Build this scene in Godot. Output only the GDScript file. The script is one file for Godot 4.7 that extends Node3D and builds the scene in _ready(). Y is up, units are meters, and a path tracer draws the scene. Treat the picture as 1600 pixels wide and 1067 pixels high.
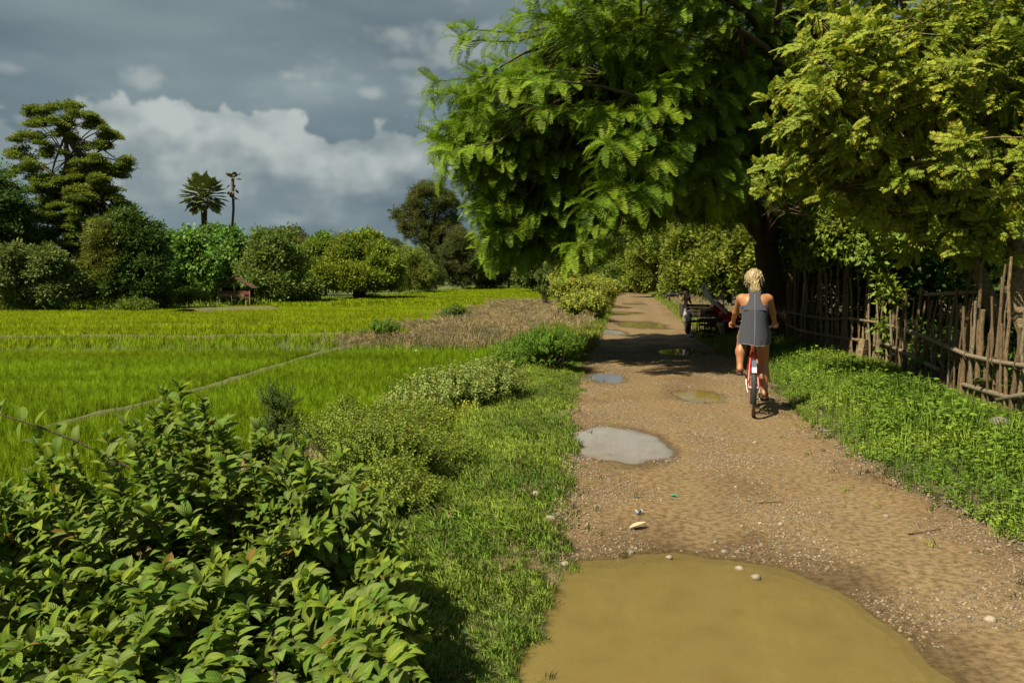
extends Node3D
# A dirt road past rice fields: camera, sky and sun first, then the terrain, the plants, and the things on the road.

const F := 1400.0
const EYE := Vector3(0, 1.6, 0)
const PITCH := 0.0738
const FIELD := -0.75
var M := {}
var rng := RandomNumberGenerator.new()
var rough_noise := FastNoiseLite.new()
var fine_noise := FastNoiseLite.new()
var counts := {}
var to_sun := Vector3.UP


class MB:
	var v := PackedVector3Array()
	var n := PackedVector3Array()
	var c := PackedColorArray()
	var uv := PackedVector2Array()
	var ix := PackedInt32Array()
	var col := Color.WHITE

	func vert(p: Vector3, nn: Vector3, u := Vector2.ZERO) -> int:
		v.append(p)
		n.append(nn)
		c.append(col)
		uv.append(u)
		return v.size() - 1

	func tri(a: int, b: int, d: int) -> void:
		var face := (v[d] - v[a]).cross(v[b] - v[a])
		ix.append(a)
		if face.dot(n[a]) >= 0.0:
			ix.append(b)
			ix.append(d)
		else:
			ix.append(d)
			ix.append(b)

	func flat(a: Vector3, b: Vector3, d: Vector3) -> void:
		var nn := (d - a).cross(b - a).normalized()
		var s := v.size()
		vert(a, nn)
		vert(b, nn, Vector2(1, 0))
		vert(d, nn, Vector2(0.5, 1))
		ix.append(s)
		ix.append(s + 1)
		ix.append(s + 2)

	func quad(a: Vector3, b: Vector3, d: Vector3, e: Vector3, out := Vector3.ZERO) -> void:
		var nn := (d - a).cross(b - a).normalized()
		if out != Vector3.ZERO and nn.dot(out) < 0.0:
			nn = -nn
		var s := v.size()
		vert(a, nn, Vector2(0, 0))
		vert(b, nn, Vector2(1, 0))
		vert(d, nn, Vector2(1, 1))
		vert(e, nn, Vector2(0, 1))
		tri(s, s + 1, s + 2)
		tri(s, s + 2, s + 3)

	func box(at: Vector3, size: Vector3, b := Basis.IDENTITY) -> void:
		var h := size / 2.0
		for s in [-1.0, 1.0]:
			for k in 3:
				var a := Vector3.ZERO
				var e1 := Vector3.ZERO
				var e2 := Vector3.ZERO
				a[k] = s * h[k]
				e1[(k + 1) % 3] = h[(k + 1) % 3]
				e2[(k + 2) % 3] = h[(k + 2) % 3]
				quad(at + b * (a - e1 - e2), at + b * (a + e1 - e2), at + b * (a + e1 + e2), at + b * (a - e1 + e2), b * a)

	func tube(pts: Array, radii: Array, sides := 6, caps := true) -> void:
		var first := v.size()
		var side := Vector3.RIGHT
		var len_ := 0.0
		for i in pts.size():
			var p: Vector3 = pts[i]
			var along: Vector3 = (pts[mini(i + 1, pts.size() - 1)] - pts[maxi(i - 1, 0)])
			along = along.normalized() if along.length() > 1e-6 else Vector3.UP
			if i == 0:
				side = along.cross(Vector3.UP if absf(along.y) < 0.9 else Vector3.RIGHT).normalized()
			else:
				side = (side - along * side.dot(along)).normalized()
				len_ += p.distance_to(pts[i - 1])
			var up := along.cross(side)
			var r: float = radii[mini(i, radii.size() - 1)]
			for j in sides + 1:
				var t := TAU * j / sides
				var d := side * cos(t) + up * sin(t)
				vert(p + d * r, d, Vector2(float(j) / sides, len_))
		for i in pts.size() - 1:
			for j in sides:
				var a := first + i * (sides + 1) + j
				tri(a, a + 1, a + sides + 1)
				tri(a + 1, a + sides + 2, a + sides + 1)
		if caps:
			for e in [0, pts.size() - 1]:
				var nn: Vector3 = (pts[0] - pts[1]).normalized() if e == 0 else (pts[e] - pts[e - 1]).normalized()
				var m := vert(pts[e], nn)
				var ring := []
				for j in sides:
					ring.append(vert(v[first + e * (sides + 1) + j], nn))
				for j in sides:
					tri(m, ring[j], ring[(j + 1) % sides])

	func ball(at: Vector3, r: Vector3, b := Basis.IDENTITY, rows := 6, cols := 8) -> void:
		var first := v.size()
		for i in rows + 1:
			var t := PI * i / rows
			for j in cols + 1:
				var f := TAU * j / cols
				var d := Vector3(sin(t) * cos(f), cos(t), sin(t) * sin(f))
				vert(at + b * (d * r), (b * (d / r)).normalized(), Vector2(float(j) / cols, float(i) / rows))
		for i in rows:
			for j in cols:
				var a := first + i * (cols + 1) + j
				if i > 0:
					tri(a, a + 1, a + cols + 1)
				if i < rows - 1:
					tri(a + 1, a + cols + 2, a + cols + 1)

	func ring(at: Vector3, axis: Vector3, big: float, small: float, seg := 28, sides := 6) -> void:
		var x := axis.cross(Vector3.UP if absf(axis.y) < 0.9 else Vector3.RIGHT).normalized()
		var y := axis.cross(x).normalized()
		var first := v.size()
		for i in seg + 1:
			var t := TAU * i / seg
			var o := x * cos(t) + y * sin(t)
			for j in sides + 1:
				var f := TAU * j / sides
				var d := o * cos(f) + axis * sin(f)
				vert(at + o * big + d * small, d, Vector2(float(i) / seg, float(j) / sides))
		for i in seg:
			for j in sides:
				var a := first + i * (sides + 1) + j
				tri(a, a + 1, a + sides + 1)
				tri(a + 1, a + sides + 2, a + sides + 1)

	# a leaf blade: a strip of three columns folded along its midrib and bent along its length
	func leaf(at: Vector3, along: Vector3, up: Vector3, length: float, width: float, droop: float, fold: float, rows: int, point := 0.75) -> void:
		var side := along.cross(up).normalized()
		var first := v.size()
		var p := at
		var dir := along.normalized()
		var u := side.cross(dir).normalized()
		var step := length / rows
		var turn := droop / rows
		for i in rows + 1:
			var t := float(i) / rows
			var w := width * 0.5 * pow(maxf(sin(PI * pow(t, point)), 0.0), 0.85) + 0.0006
			vert(p - side * w + u * w * fold, (u - side * -fold).normalized(), Vector2(0, t))
			vert(p, u, Vector2(0.5, t))
			vert(p + side * w + u * w * fold, (u - side * fold).normalized(), Vector2(1, t))
			dir = dir.rotated(side, -turn)
			u = side.cross(dir).normalized()
			p += dir * step
		for i in rows:
			for j in 2:
				var a := first + i * 3 + j
				tri(a, a + 1, a + 3)
				tri(a + 1, a + 4, a + 3)

	# a small leaf of two triangles, folded on its midrib
	func leaflet(at: Vector3, along: Vector3, up: Vector3, length: float, width: float, fold := 0.25) -> void:
		var side := along.cross(up).normalized() * width * 0.5
		var mid := at + along * length * 0.45
		var tip := at + along * length
		var lift := up * width * 0.5 * fold
		flat(at, mid - side + lift, tip)
		flat(at, tip, mid + side + lift)

	func mesh(mat: Material) -> ArrayMesh:
		var a := []
		a.resize(Mesh.ARRAY_MAX)
		a[Mesh.ARRAY_VERTEX] = v
		a[Mesh.ARRAY_NORMAL] = n
		a[Mesh.ARRAY_COLOR] = c
		a[Mesh.ARRAY_TEX_UV] = uv
		a[Mesh.ARRAY_INDEX] = ix
		var m := ArrayMesh.new()
		m.add_surface_from_arrays(Mesh.PRIMITIVE_TRIANGLES, a)
		m.surface_set_material(0, mat)
		return m


# ---------------------------------------------------------------- pixels, randomness, naming
func ray(px: float, py: float) -> Vector3:
	return Vector3((px - 800.0) / F, (533.5 - py) / F, -1).rotated(Vector3.RIGHT, -PITCH)


func at(px: float, py: float, depth: float) -> Vector3:
	var r := ray(px, py)
	return EYE + r * (depth / -r.z)


func on_level(px: float, py: float, y := 0.0) -> Vector3:
	var r := ray(px, py)
	return EYE + r * ((y - EYE.y) / r.y)


func rf(a: float, b: float) -> float:
	return rng.randf_range(a, b)


func rdir() -> Vector3:
	var y := rf(-1, 1)
	var t := rf(0, TAU)
	var s := sqrt(1 - y * y)
	return Vector3(s * cos(t), y, s * sin(t))


func basis_along(z: Vector3, up: Vector3) -> Basis:
	z = z.normalized()
	var x := up.cross(z)
	x = x.normalized() if x.length() > 1e-4 else Vector3.RIGHT
	return Basis(x, z.cross(x), z)


func basis_up(y: Vector3, spin: float) -> Basis:
	y = y.normalized()
	var x := y.cross(Vector3.FORWARD if absf(y.z) < 0.9 else Vector3.RIGHT).normalized()
	return Basis(x, y, x.cross(y)).rotated(y, spin)


func numbered(called: String) -> String:
	var k: int = counts.get(called, 0)
	counts[called] = k + 1
	return called if k == 0 else "%s_%03d" % [called, k]


func tag(o: Node, label: String, category: String, group := "", kind := "") -> Node:
	o.set_meta("label", label)
	if category:
		o.set_meta("category", category)
	if group:
		o.set_meta("group", group)
	if kind:
		o.set_meta("kind", kind)
	return o


func thing(called: String, label: String, category: String, where: Vector3, turn := 0.0, group := "") -> Node3D:
	var o := Node3D.new()
	o.name = numbered(called)
	add_child(o)
	o.position = where
	o.rotation.y = turn
	tag(o, label, category, group)
	return o


func part(called: String, mesh: Mesh, parent: Node, mat: Material = null) -> MeshInstance3D:
	var o := MeshInstance3D.new()
	o.name = numbered(called) if parent == self else called
	o.mesh = mesh
	if mat:
		o.material_override = mat
	parent.add_child(o, true)
	return o


func put(called: String, mb: MB, mat: Material, parent: Node) -> MeshInstance3D:
	return part(called, mb.mesh(mat), parent)


func structure(called: String, mb: MB, mat: Material) -> MeshInstance3D:
	var o := put(called, mb, mat, self)
	o.set_meta("kind", "structure")
	return o


func copies(called: String, mesh: Mesh, places: Array, tints: Array, parent: Node) -> MultiMeshInstance3D:
	var mm := MultiMesh.new()
	mm.transform_format = MultiMesh.TRANSFORM_3D
	mm.use_colors = true
	mm.mesh = mesh
	mm.instance_count = places.size()
	for i in places.size():
		mm.set_instance_transform(i, places[i])
		mm.set_instance_color(i, tints[i])
	var o := MultiMeshInstance3D.new()
	o.name = numbered(called) if parent == self else called
	o.multimesh = mm
	o.set_meta("kind", "stuff")
	parent.add_child(o, true)
	return o


# ---------------------------------------------------------------- materials
func srgb(r: float, g: float, b: float) -> Color:
	return Color(r, g, b).linear_to_srgb()


func plain(r: float, g: float, b: float, rough := 0.8, metal := 0.0) -> StandardMaterial3D:
	var m := StandardMaterial3D.new()
	m.albedo_color = srgb(r, g, b)
	m.roughness = rough
	m.metallic = metal
	return m


func leafy(light := 0.7, rough := 0.5) -> StandardMaterial3D:
	var m := StandardMaterial3D.new()
	m.vertex_color_use_as_albedo = true
	m.roughness = rough
	m.metallic_specular = 0.26
	m.backlight_enabled = true
	m.backlight = srgb(light, light, light * 0.55)
	return m


func noise_tex(size: int, freq: float, ramp: Array, type := FastNoiseLite.TYPE_SIMPLEX_SMOOTH, oct := 5, sd := 3) -> ImageTexture:
	var n := FastNoiseLite.new()
	n.noise_type = type
	n.frequency = freq
	n.fractal_octaves = oct
	n.seed = sd
	if type == FastNoiseLite.TYPE_CELLULAR:
		n.fractal_type = FastNoiseLite.FRACTAL_NONE if oct < 2 else FastNoiseLite.FRACTAL_FBM
		n.cellular_return_type = FastNoiseLite.RETURN_DISTANCE
	var g := Gradient.new()
	g.offsets = PackedFloat32Array(ramp[0])
	g.colors = PackedColorArray(ramp[1])
	var grey := n.get_seamless_image(size, size)
	grey.convert(Image.FORMAT_L8)
	var lut := []
	for i in 256:
		var k := g.sample(i / 255.0)
		lut.append([k.r8, k.g8, k.b8])
	var src := grey.get_data()
	var out := PackedByteArray()
	out.resize(size * size * 3)
	for i in src.size():
		var k: Array = lut[src[i]]
		out[i * 3] = k[0]
		out[i * 3 + 1] = k[1]
		out[i * 3 + 2] = k[2]
	return ImageTexture.create_from_image(Image.create_from_data(size, size, false, Image.FORMAT_RGB8, out))


func grained(m: StandardMaterial3D, tex: Texture2D, scale: float, relief: Texture2D = null, cm := 1.0) -> StandardMaterial3D:
	m.albedo_texture = tex
	m.uv1_triplanar = true
	m.uv1_world_triplanar = true
	m.uv1_scale = Vector3.ONE * scale
	if relief:
		m.heightmap_enabled = true
		m.heightmap_texture = relief
		m.heightmap_scale = cm
	return m


func vein_tex() -> ImageTexture:
	var im := Image.create(96, 192, false, Image.FORMAT_RGB8)
	for y in 192:
		for x in 96:
			var u := absf(x / 95.0 - 0.5) * 2.0
			var t := y / 191.0
			var k := fposmod((t - u * 0.22) * 9.0, 1.0)
			var rib := 1.0 - smoothstep(0.0, 0.10, u)
			var vein := (1.0 - smoothstep(0.0, 0.13, absf(k - 0.5))) * 0.6
			var g := 0.78 + 0.05 * fine_noise.get_noise_2d(x * 6.0, y * 6.0) + 0.22 * maxf(rib, vein)
			im.set_pixel(x, y, Color(g, g, g * 0.96))
	return ImageTexture.create_from_image(im)


func vein_bump() -> ImageTexture:
	var im := Image.create(96, 192, false, Image.FORMAT_RGB8)
	for y in 192:
		for x in 96:
			var u := absf(x / 95.0 - 0.5) * 2.0
			var k := fposmod((y / 191.0 - u * 0.22) * 9.0, 1.0)
			var g := 0.5 + 0.5 * sin(k * TAU) * smoothstep(0.0, 0.2, u)
			im.set_pixel(x, y, Color(g, g, g))
	return ImageTexture.create_from_image(im)


func make_materials() -> void:
	M.leaf = leafy(0.7, 0.5)
	M.gloss_leaf = leafy(0.7, 0.45)
	M.grass = leafy(0.8, 0.55)
	M.grass.metallic_specular = 0.14
	M.dry = leafy(0.6, 0.8)
	M.big_leaf = leafy(0.75, 0.46)
	M.big_leaf.albedo_texture = vein_tex()
	M.big_leaf.heightmap_enabled = true
	M.big_leaf.heightmap_texture = vein_bump()
	M.big_leaf.heightmap_scale = 0.12
	M.tones = []
	for t in [[0.226, 0.345, 0.044], [0.164, 0.291, 0.043], [0.307, 0.401, 0.048], [0.251, 0.338, 0.087]]:
		var m: StandardMaterial3D = M.big_leaf.duplicate()
		m.albedo_color = srgb(t[0], t[1], t[2])
		M.tones.append(m)
	var speck := noise_tex(512, 0.035, [[0.0, 0.35, 0.6, 1.0], [Color(0.62, 0.58, 0.52), Color(0.8, 0.78, 0.74), Color(0.92, 0.9, 0.86), Color(1, 1, 1)]])
	var crumb := noise_tex(512, 0.09, [[0.0, 0.5, 1.0], [Color(0.1, 0.1, 0.1), Color(0.5, 0.5, 0.5), Color(1, 1, 1)]], FastNoiseLite.TYPE_SIMPLEX_SMOOTH, 4, 8)
	M.road = StandardMaterial3D.new()
	M.road.vertex_color_use_as_albedo = true
	M.road.roughness = 0.9
	M.road.metallic_specular = 0.3
	grained(M.road, speck, 0.9, crumb, 0.6)
	M.soil = StandardMaterial3D.new()
	M.soil.vertex_color_use_as_albedo = true
	M.soil.roughness = 0.95
	grained(M.soil, speck, 0.7, crumb, 2.0)
	M.stone = StandardMaterial3D.new()
	M.stone.vertex_color_use_as_albedo = true
	M.stone.roughness = 0.8
	var wood := noise_tex(256, 0.03, [[0.0, 0.4, 0.7, 1.0], [Color(0.45, 0.4, 0.36), Color(0.75, 0.7, 0.64), Color(0.9, 0.87, 0.8), Color(1, 1, 1)]], FastNoiseLite.TYPE_SIMPLEX_SMOOTH, 5, 12)
	var streak := noise_tex(256, 0.05, [[0.0, 1.0], [Color(0, 0, 0), Color(1, 1, 1)]], FastNoiseLite.TYPE_SIMPLEX_SMOOTH, 4, 21)
	M.bark = grained(plain(0.13, 0.1, 0.065, 0.9), wood, 1.7, streak, 2.5)
	M.bark.uv1_scale = Vector3(4, 0.9, 4)
	M.pale_bark = grained(plain(0.24, 0.2, 0.12, 0.9), wood, 2.0, streak, 1.5)
	M.stakes = []
	for t in [[0.27, 0.2, 0.115], [0.2, 0.145, 0.085], [0.33, 0.265, 0.165], [0.155, 0.115, 0.07], [0.3, 0.27, 0.2]]:
		var m := grained(plain(t[0], t[1], t[2], 0.85), wood, 3.0, streak, 0.8)
		m.uv1_scale = Vector3(9, 1.3, 9)
		M.stakes.append(m)
	M.rust = grained(plain(0.16, 0.07, 0.035, 0.85, 0.2), wood, 4.0, streak, 0.4)
	M.plank = grained(plain(0.16, 0.075, 0.045, 0.85), wood, 1.5, streak, 0.8)
	M.grey_plank = grained(plain(0.3, 0.24, 0.15, 0.85), wood, 1.5, streak, 0.8)
	M.dark_wood = grained(plain(0.05, 0.037, 0.025, 0.9), wood, 2.0, streak, 0.8)
	M.thatch = grained(plain(0.2, 0.12, 0.085, 0.95), wood, 3.0, streak, 3.0)
	M.speck = speck
	M.crumb = crumb


# ---------------------------------------------------------------- sky
func cloud_sky() -> ImageTexture:
	var w := 3072
	var h := 1536
	var big := FastNoiseLite.new()
	big.seed = 5
	big.frequency = 1.0
	big.fractal_octaves = 5
	var puff := FastNoiseLite.new()
	puff.seed = 11
	puff.frequency = 1.0
	puff.fractal_octaves = 5
	puff.fractal_gain = 0.5
	var out := PackedByteArray()
	out.resize(w * h * 3)
	out.fill(105)
	var small := [[-21.8, 11.3, 1.5, 1.1, 0.5], [-13.1, 12.0, 1.9, 0.6, 0.6], [-12.2, 11.5, 1.0, 0.5, 0.5], [-8.8, 11.1, 1.0, 0.45, 0.5], [-5.6, 11.7, 1.5, 0.8, 0.42], [-6.0, 10.6, 0.9, 0.4, 0.4], [-4.0, 14.0, 6.0, 1.4, 0.5], [-6.5, 13.0, 2.8, 0.6, 0.35], [-29.0, 11.2, 1.3, 0.5, 0.35]]
	for y in h / 2 + 8:
		var e := 90.0 - (y + 0.5) * 180.0 / h
		var step := 1 if e < 24.0 else 3
		var ce := cos(deg_to_rad(e))
		var se := sin(deg_to_rad(e))
		if step == 3 and y % 3 != 0:
			var row := out.slice((y - 1) * w * 3, y * w * 3)
			for i in row.size():
				out[y * w * 3 + i] = row[i]
			continue
		for x in range(0, w, step):
			var az := (x + 0.5) / w * 360.0
			if az > 180.0:
				az -= 360.0
			var a := deg_to_rad(az)
			var d := Vector3(sin(a) * ce, se, -cos(a) * ce)
			var n1 := big.get_noise_3d(d.x * 2.2, d.y * 7.0, d.z * 2.2)
			var n2 := big.get_noise_3d(d.x * 5.0 + 9.0, d.y * 16.0, d.z * 5.0)
			# the even grey of a storm, brightened overhead out of view to lift shadows
			var t := smoothstep(8.0, 22.0, e)
			var r := lerpf(97.0, 116.0, t)
			var g := lerpf(113.0, 130.0, t)
			var b := lerpf(121.0, 134.0, t)
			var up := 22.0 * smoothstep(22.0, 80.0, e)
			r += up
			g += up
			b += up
			var k := n1 * 26.0 + n2 * 12.0
			r += k
			g += k
			b += k * 0.85
			if e < 24.0:
				var p1 := puff.get_noise_3d(d.x * 7.0, d.y * 12.0, d.z * 7.0)
				var p2 := puff.get_noise_3d(d.x * 22.0 + 3.0, d.y * 30.0, d.z * 22.0)
				var bump := 1.0 - absf(puff.get_noise_3d(d.x * 15.0 + 31.0, d.y * 18.0, d.z * 15.0)) * 3.0
				# a bank of cumulus with a billowed upper edge
				var top := 9.2 + 2.2 * big.get_noise_3d(d.x * 3.0 + 50.0, 0.0, d.z * 3.0) + 0.9 * bump + 1.5 * p1
				var cover := smoothstep(-0.06, 0.3, top - e) * smoothstep(3.2, 6.8, e + p1 * 3.0 + n1 * 2.0)
				var lit := clampf(0.42 + 1.25 * p1 + 0.55 * p2 + 0.22 * bump - 0.05 * (top - e), 0.0, 1.0)
				var cr := lerpf(126.0, 176.0, lit)
				var cg := lerpf(138.0, 182.0, lit)
				var cb := lerpf(140.0, 178.0, lit)
				cover *= 0.85
				r = lerpf(r, cr, cover)
				g = lerpf(g, cg, cover)
				b = lerpf(b, cb, cover)
				# torn scraps of cloud above the bank
				var wisp := smoothstep(0.2, 0.55, p1 + 0.5 * n2 + 0.3 * p2) * smoothstep(9.0, 12.0, e) * 0.2
				if az > -36.0 and az < 4.0:
					for s in small:
						var q := Vector2((az - s[0]) / s[2], (e - s[1]) / s[3]).length() + p2 * 0.9 + p1 * 0.5
						if q < 1.0:
							wisp = maxf(wisp, smoothstep(0.0, 0.95, 1.0 - q) * s[4])
				r = lerpf(r, 176.0, wisp)
				g = lerpf(g, 180.0, wisp)
				b = lerpf(b, 174.0, wisp)
			var ir := clampi(int(r), 0, 255)
			var ig := clampi(int(g), 0, 255)
			var ib := clampi(int(b), 0, 255)
			for s in step:
				var o := (y * w + mini(x + s, w - 1)) * 3
				out[o] = ir
				out[o + 1] = ig
				out[o + 2] = ib
	return ImageTexture.create_from_image(Image.create_from_data(w, h, false, Image.FORMAT_RGB8, out))


func camera_and_light() -> void:
	var cam := Camera3D.new()
	cam.name = "camera"
	cam.position = EYE
	cam.rotation.x = -PITCH
	cam.fov = rad_to_deg(2.0 * atan(533.5 / F))
	cam.near = 0.05
	cam.far = 2000.0
	add_child(cam)
	cam.current = true
	var env := Environment.new()
	env.background_mode = Environment.BG_SKY
	env.sky = Sky.new()
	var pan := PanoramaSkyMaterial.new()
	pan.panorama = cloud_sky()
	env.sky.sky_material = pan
	env.tonemap_mode = Environment.TONE_MAPPER_LINEAR
	env.tonemap_exposure = 2.25
	env.background_energy_multiplier = 0.56
	env.sdfgi_enabled = true
	env.ssao_enabled = true
	env.ssil_enabled = true
	var we := WorldEnvironment.new()
	we.name = "world_environment"
	we.environment = env
	add_child(we)
	var sun := DirectionalLight3D.new()
	sun.name = "sun"
	sun.light_color = Color(1.0, 0.955, 0.86)
	sun.light_energy = 1.35
	sun.light_angular_distance = 0.5
	sun.shadow_enabled = true
	add_child(sun)
	to_sun = Vector3(-0.45, 0.79, 0.42).normalized()
	sun.look_at_from_position(Vector3.ZERO, -to_sun, Vector3.UP)


# ---------------------------------------------------------------- terrain
const LEFT_EDGE := [[-40, -3.6], [0, -0.25], [3.5, 0.0], [5.2, 0.25], [7.5, 0.5], [10, 0.62], [13, 0.95], [16, 1.25], [22, 2.0], [32, 3.35], [45, 4.9], [60, 6.6], [90, 10.0], [130, 14.5]]
const RIGHT_EDGE := [[-40, -1.0], [0, 2.9], [5.3, 3.0], [8, 3.05], [10, 3.25], [14, 3.95], [17, 4.25], [22, 4.7], [32, 6.1], [45, 7.9], [60, 9.8], [90, 13.5], [130, 18.0]]
# centre x, depth, half width, half length, depth of basin, base colour
const PUDDLES := [
	[0.86, 3.62, 0.98, 1.62, 0.11, [0.148, 0.110, 0.031]],
	[1.02, 8.6, 0.44, 0.93, 0.05, [0.206, 0.185, 0.142]],  # grey-beige mud, with some of the pale sky reflection put into its colour
	[1.5, 14.1, 0.27, 0.66, 0.04, [0.1, 0.1, 0.095]],
	[2.52, 12.0, 0.3, 0.62, 0.04, [0.146, 0.103, 0.017]],
	[4.25, 29.2, 0.74, 2.1, 0.05, [0.13, 0.105, 0.03]],
	[4.85, 38.5, 0.7, 1.2, 0.05, [0.13, 0.105, 0.03]],
	[6.9, 50.5, 0.6, 1.6, 0.05, [0.13, 0.105, 0.03]],
	[2.85, 25.6, 0.34, 1.2, 0.035, [0.18, 0.175, 0.155]],
	[3.6, 18.9, 0.55, 0.8, 0.035, [0.13, 0.1, 0.035]],
]
const WATER := -0.022
const LEAF := 1.4  # a blade both reflects and lets through: its base colour is the sum of the two


func along(table: Array, d: float) -> float:
	for i in table.size() - 1:
		if d < table[i + 1][0] or i == table.size() - 2:
			return lerpf(table[i][1], table[i + 1][1], (d - table[i][0]) / (table[i + 1][0] - table[i][0]))
	return 0.0


func land(x: float, d: float) -> float:
	var jag := 0.16 * rough_noise.get_noise_2d(x * 22.0, d * 34.0) + 0.05 * fine_noise.get_noise_2d(x * 60.0, d * 60.0)
	var l := along(LEFT_EDGE, d) + jag
	var r := along(RIGHT_EDGE, d) + jag
	var h := 0.0
	if x < l:
		var k := l - x
		h = 0.05 * smoothstep(0.0, 0.5, k) - 0.8 * smoothstep(0.8, 3.6, k)
		h += 0.05 * rough_noise.get_noise_2d(x * 9.0, d * 9.0) * smoothstep(0.0, 0.6, k) * (1.0 - smoothstep(4.0, 6.0, k))
	elif x > r:
		var k := x - r
		h = 0.07 * smoothstep(0.0, 0.8, k) + 0.05 * rough_noise.get_noise_2d(x * 9.0, d * 9.0) * smoothstep(0.0, 0.6, k)
	else:
		h = -0.2 * smoothstep(0.02, 0.25, minf(x - l, r - x))
	return h


func basin(p: Array, x: float, d: float) -> float:
	var q := Vector2(absf(x - p[0]) / p[2], absf(d - p[1]) / p[3])
	return pow(pow(q.x, 2.4) + pow(q.y, 2.4), 1.0 / 2.4) + (0.26 if p[2] < 0.9 else 0.13) * rough_noise.get_noise_2d(x * 34.0 / p[2] * 0.5, d * 34.0 / p[3] * 0.5) + 0.05 * fine_noise.get_noise_2d(x * 60.0, d * 40.0)


func road_height(x: float, d: float) -> float:
	var l := along(LEFT_EDGE, d)
	var r := along(RIGHT_EDGE, d)
	var u := (x - l) / (r - l)
	var h := 0.018 * rough_noise.get_noise_2d(x * 22.0, d * 9.0) + 0.006 * fine_noise.get_noise_2d(x * 60.0, d * 45.0)
	h -= 0.022 * exp(-pow((u - 0.36) / 0.09, 2.0)) + 0.018 * exp(-pow((u - 0.74) / 0.08, 2.0))
	h += 0.012
	for p in PUDDLES:
		if absf(d - p[1]) < p[3] * 2.2:
			var q := basin(p, x, d)
			if q < 2.0:
				h = lerpf(h, WATER - p[4] * (1.0 - q), 1.0 - smoothstep(1.0, 1.9, q))
	return h


func ground_y(x: float, d: float) -> float:
	var l := along(LEFT_EDGE, d)
	var r := along(RIGHT_EDGE, d)
	return road_height(x, d) if x > l + 0.15 and x < r - 0.15 else land(x, d)


func steps(table: Array) -> PackedFloat32Array:
	var out := PackedFloat32Array()
	for t in table:
		var v: float = t[0]
		while v < t[1] - 1e-4:
			out.append(v)
			v += t[2]
	out.append(table[-1][1])
	return out


func sheet(rows: int, cols: int, p: PackedVector3Array, tint: PackedColorArray) -> MB:
	var mb := MB.new()
	for i in rows:
		for j in cols:
			var k := i * cols + j
			var dx := p[i * cols + mini(j + 1, cols - 1)] - p[i * cols + maxi(j - 1, 0)]
			var dz := p[mini(i + 1, rows - 1) * cols + j] - p[maxi(i - 1, 0) * cols + j]
			mb.col = tint[k]
			var nn := dx.cross(dz).normalized()
			mb.vert(p[k], nn if nn.y > 0 else -nn, Vector2(p[k].x, p[k].z))
	for i in rows - 1:
		for j in cols - 1:
			var a := i * cols + j
			mb.tri(a, a + 1, a + cols)
			mb.tri(a + 1, a + cols + 1, a + cols)
	return mb


func dry_zone(x: float, d: float) -> float:
	# the strip of reddish dry grass between the paddies and the road
	var l := along(LEFT_EDGE, d)
	var k := l - x
	var inner := smoothstep(27.0, 30.0, d + 0.14 * (x + 4.0)) * (1.0 - smoothstep(66.0, 74.0, d))
	var wide := 1.0 - smoothstep(7.0, 9.5, k + 1.8 * rough_noise.get_noise_2d(x * 5.0, d * 3.0))
	return inner * wide * smoothstep(1.0, 2.0, k)


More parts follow.
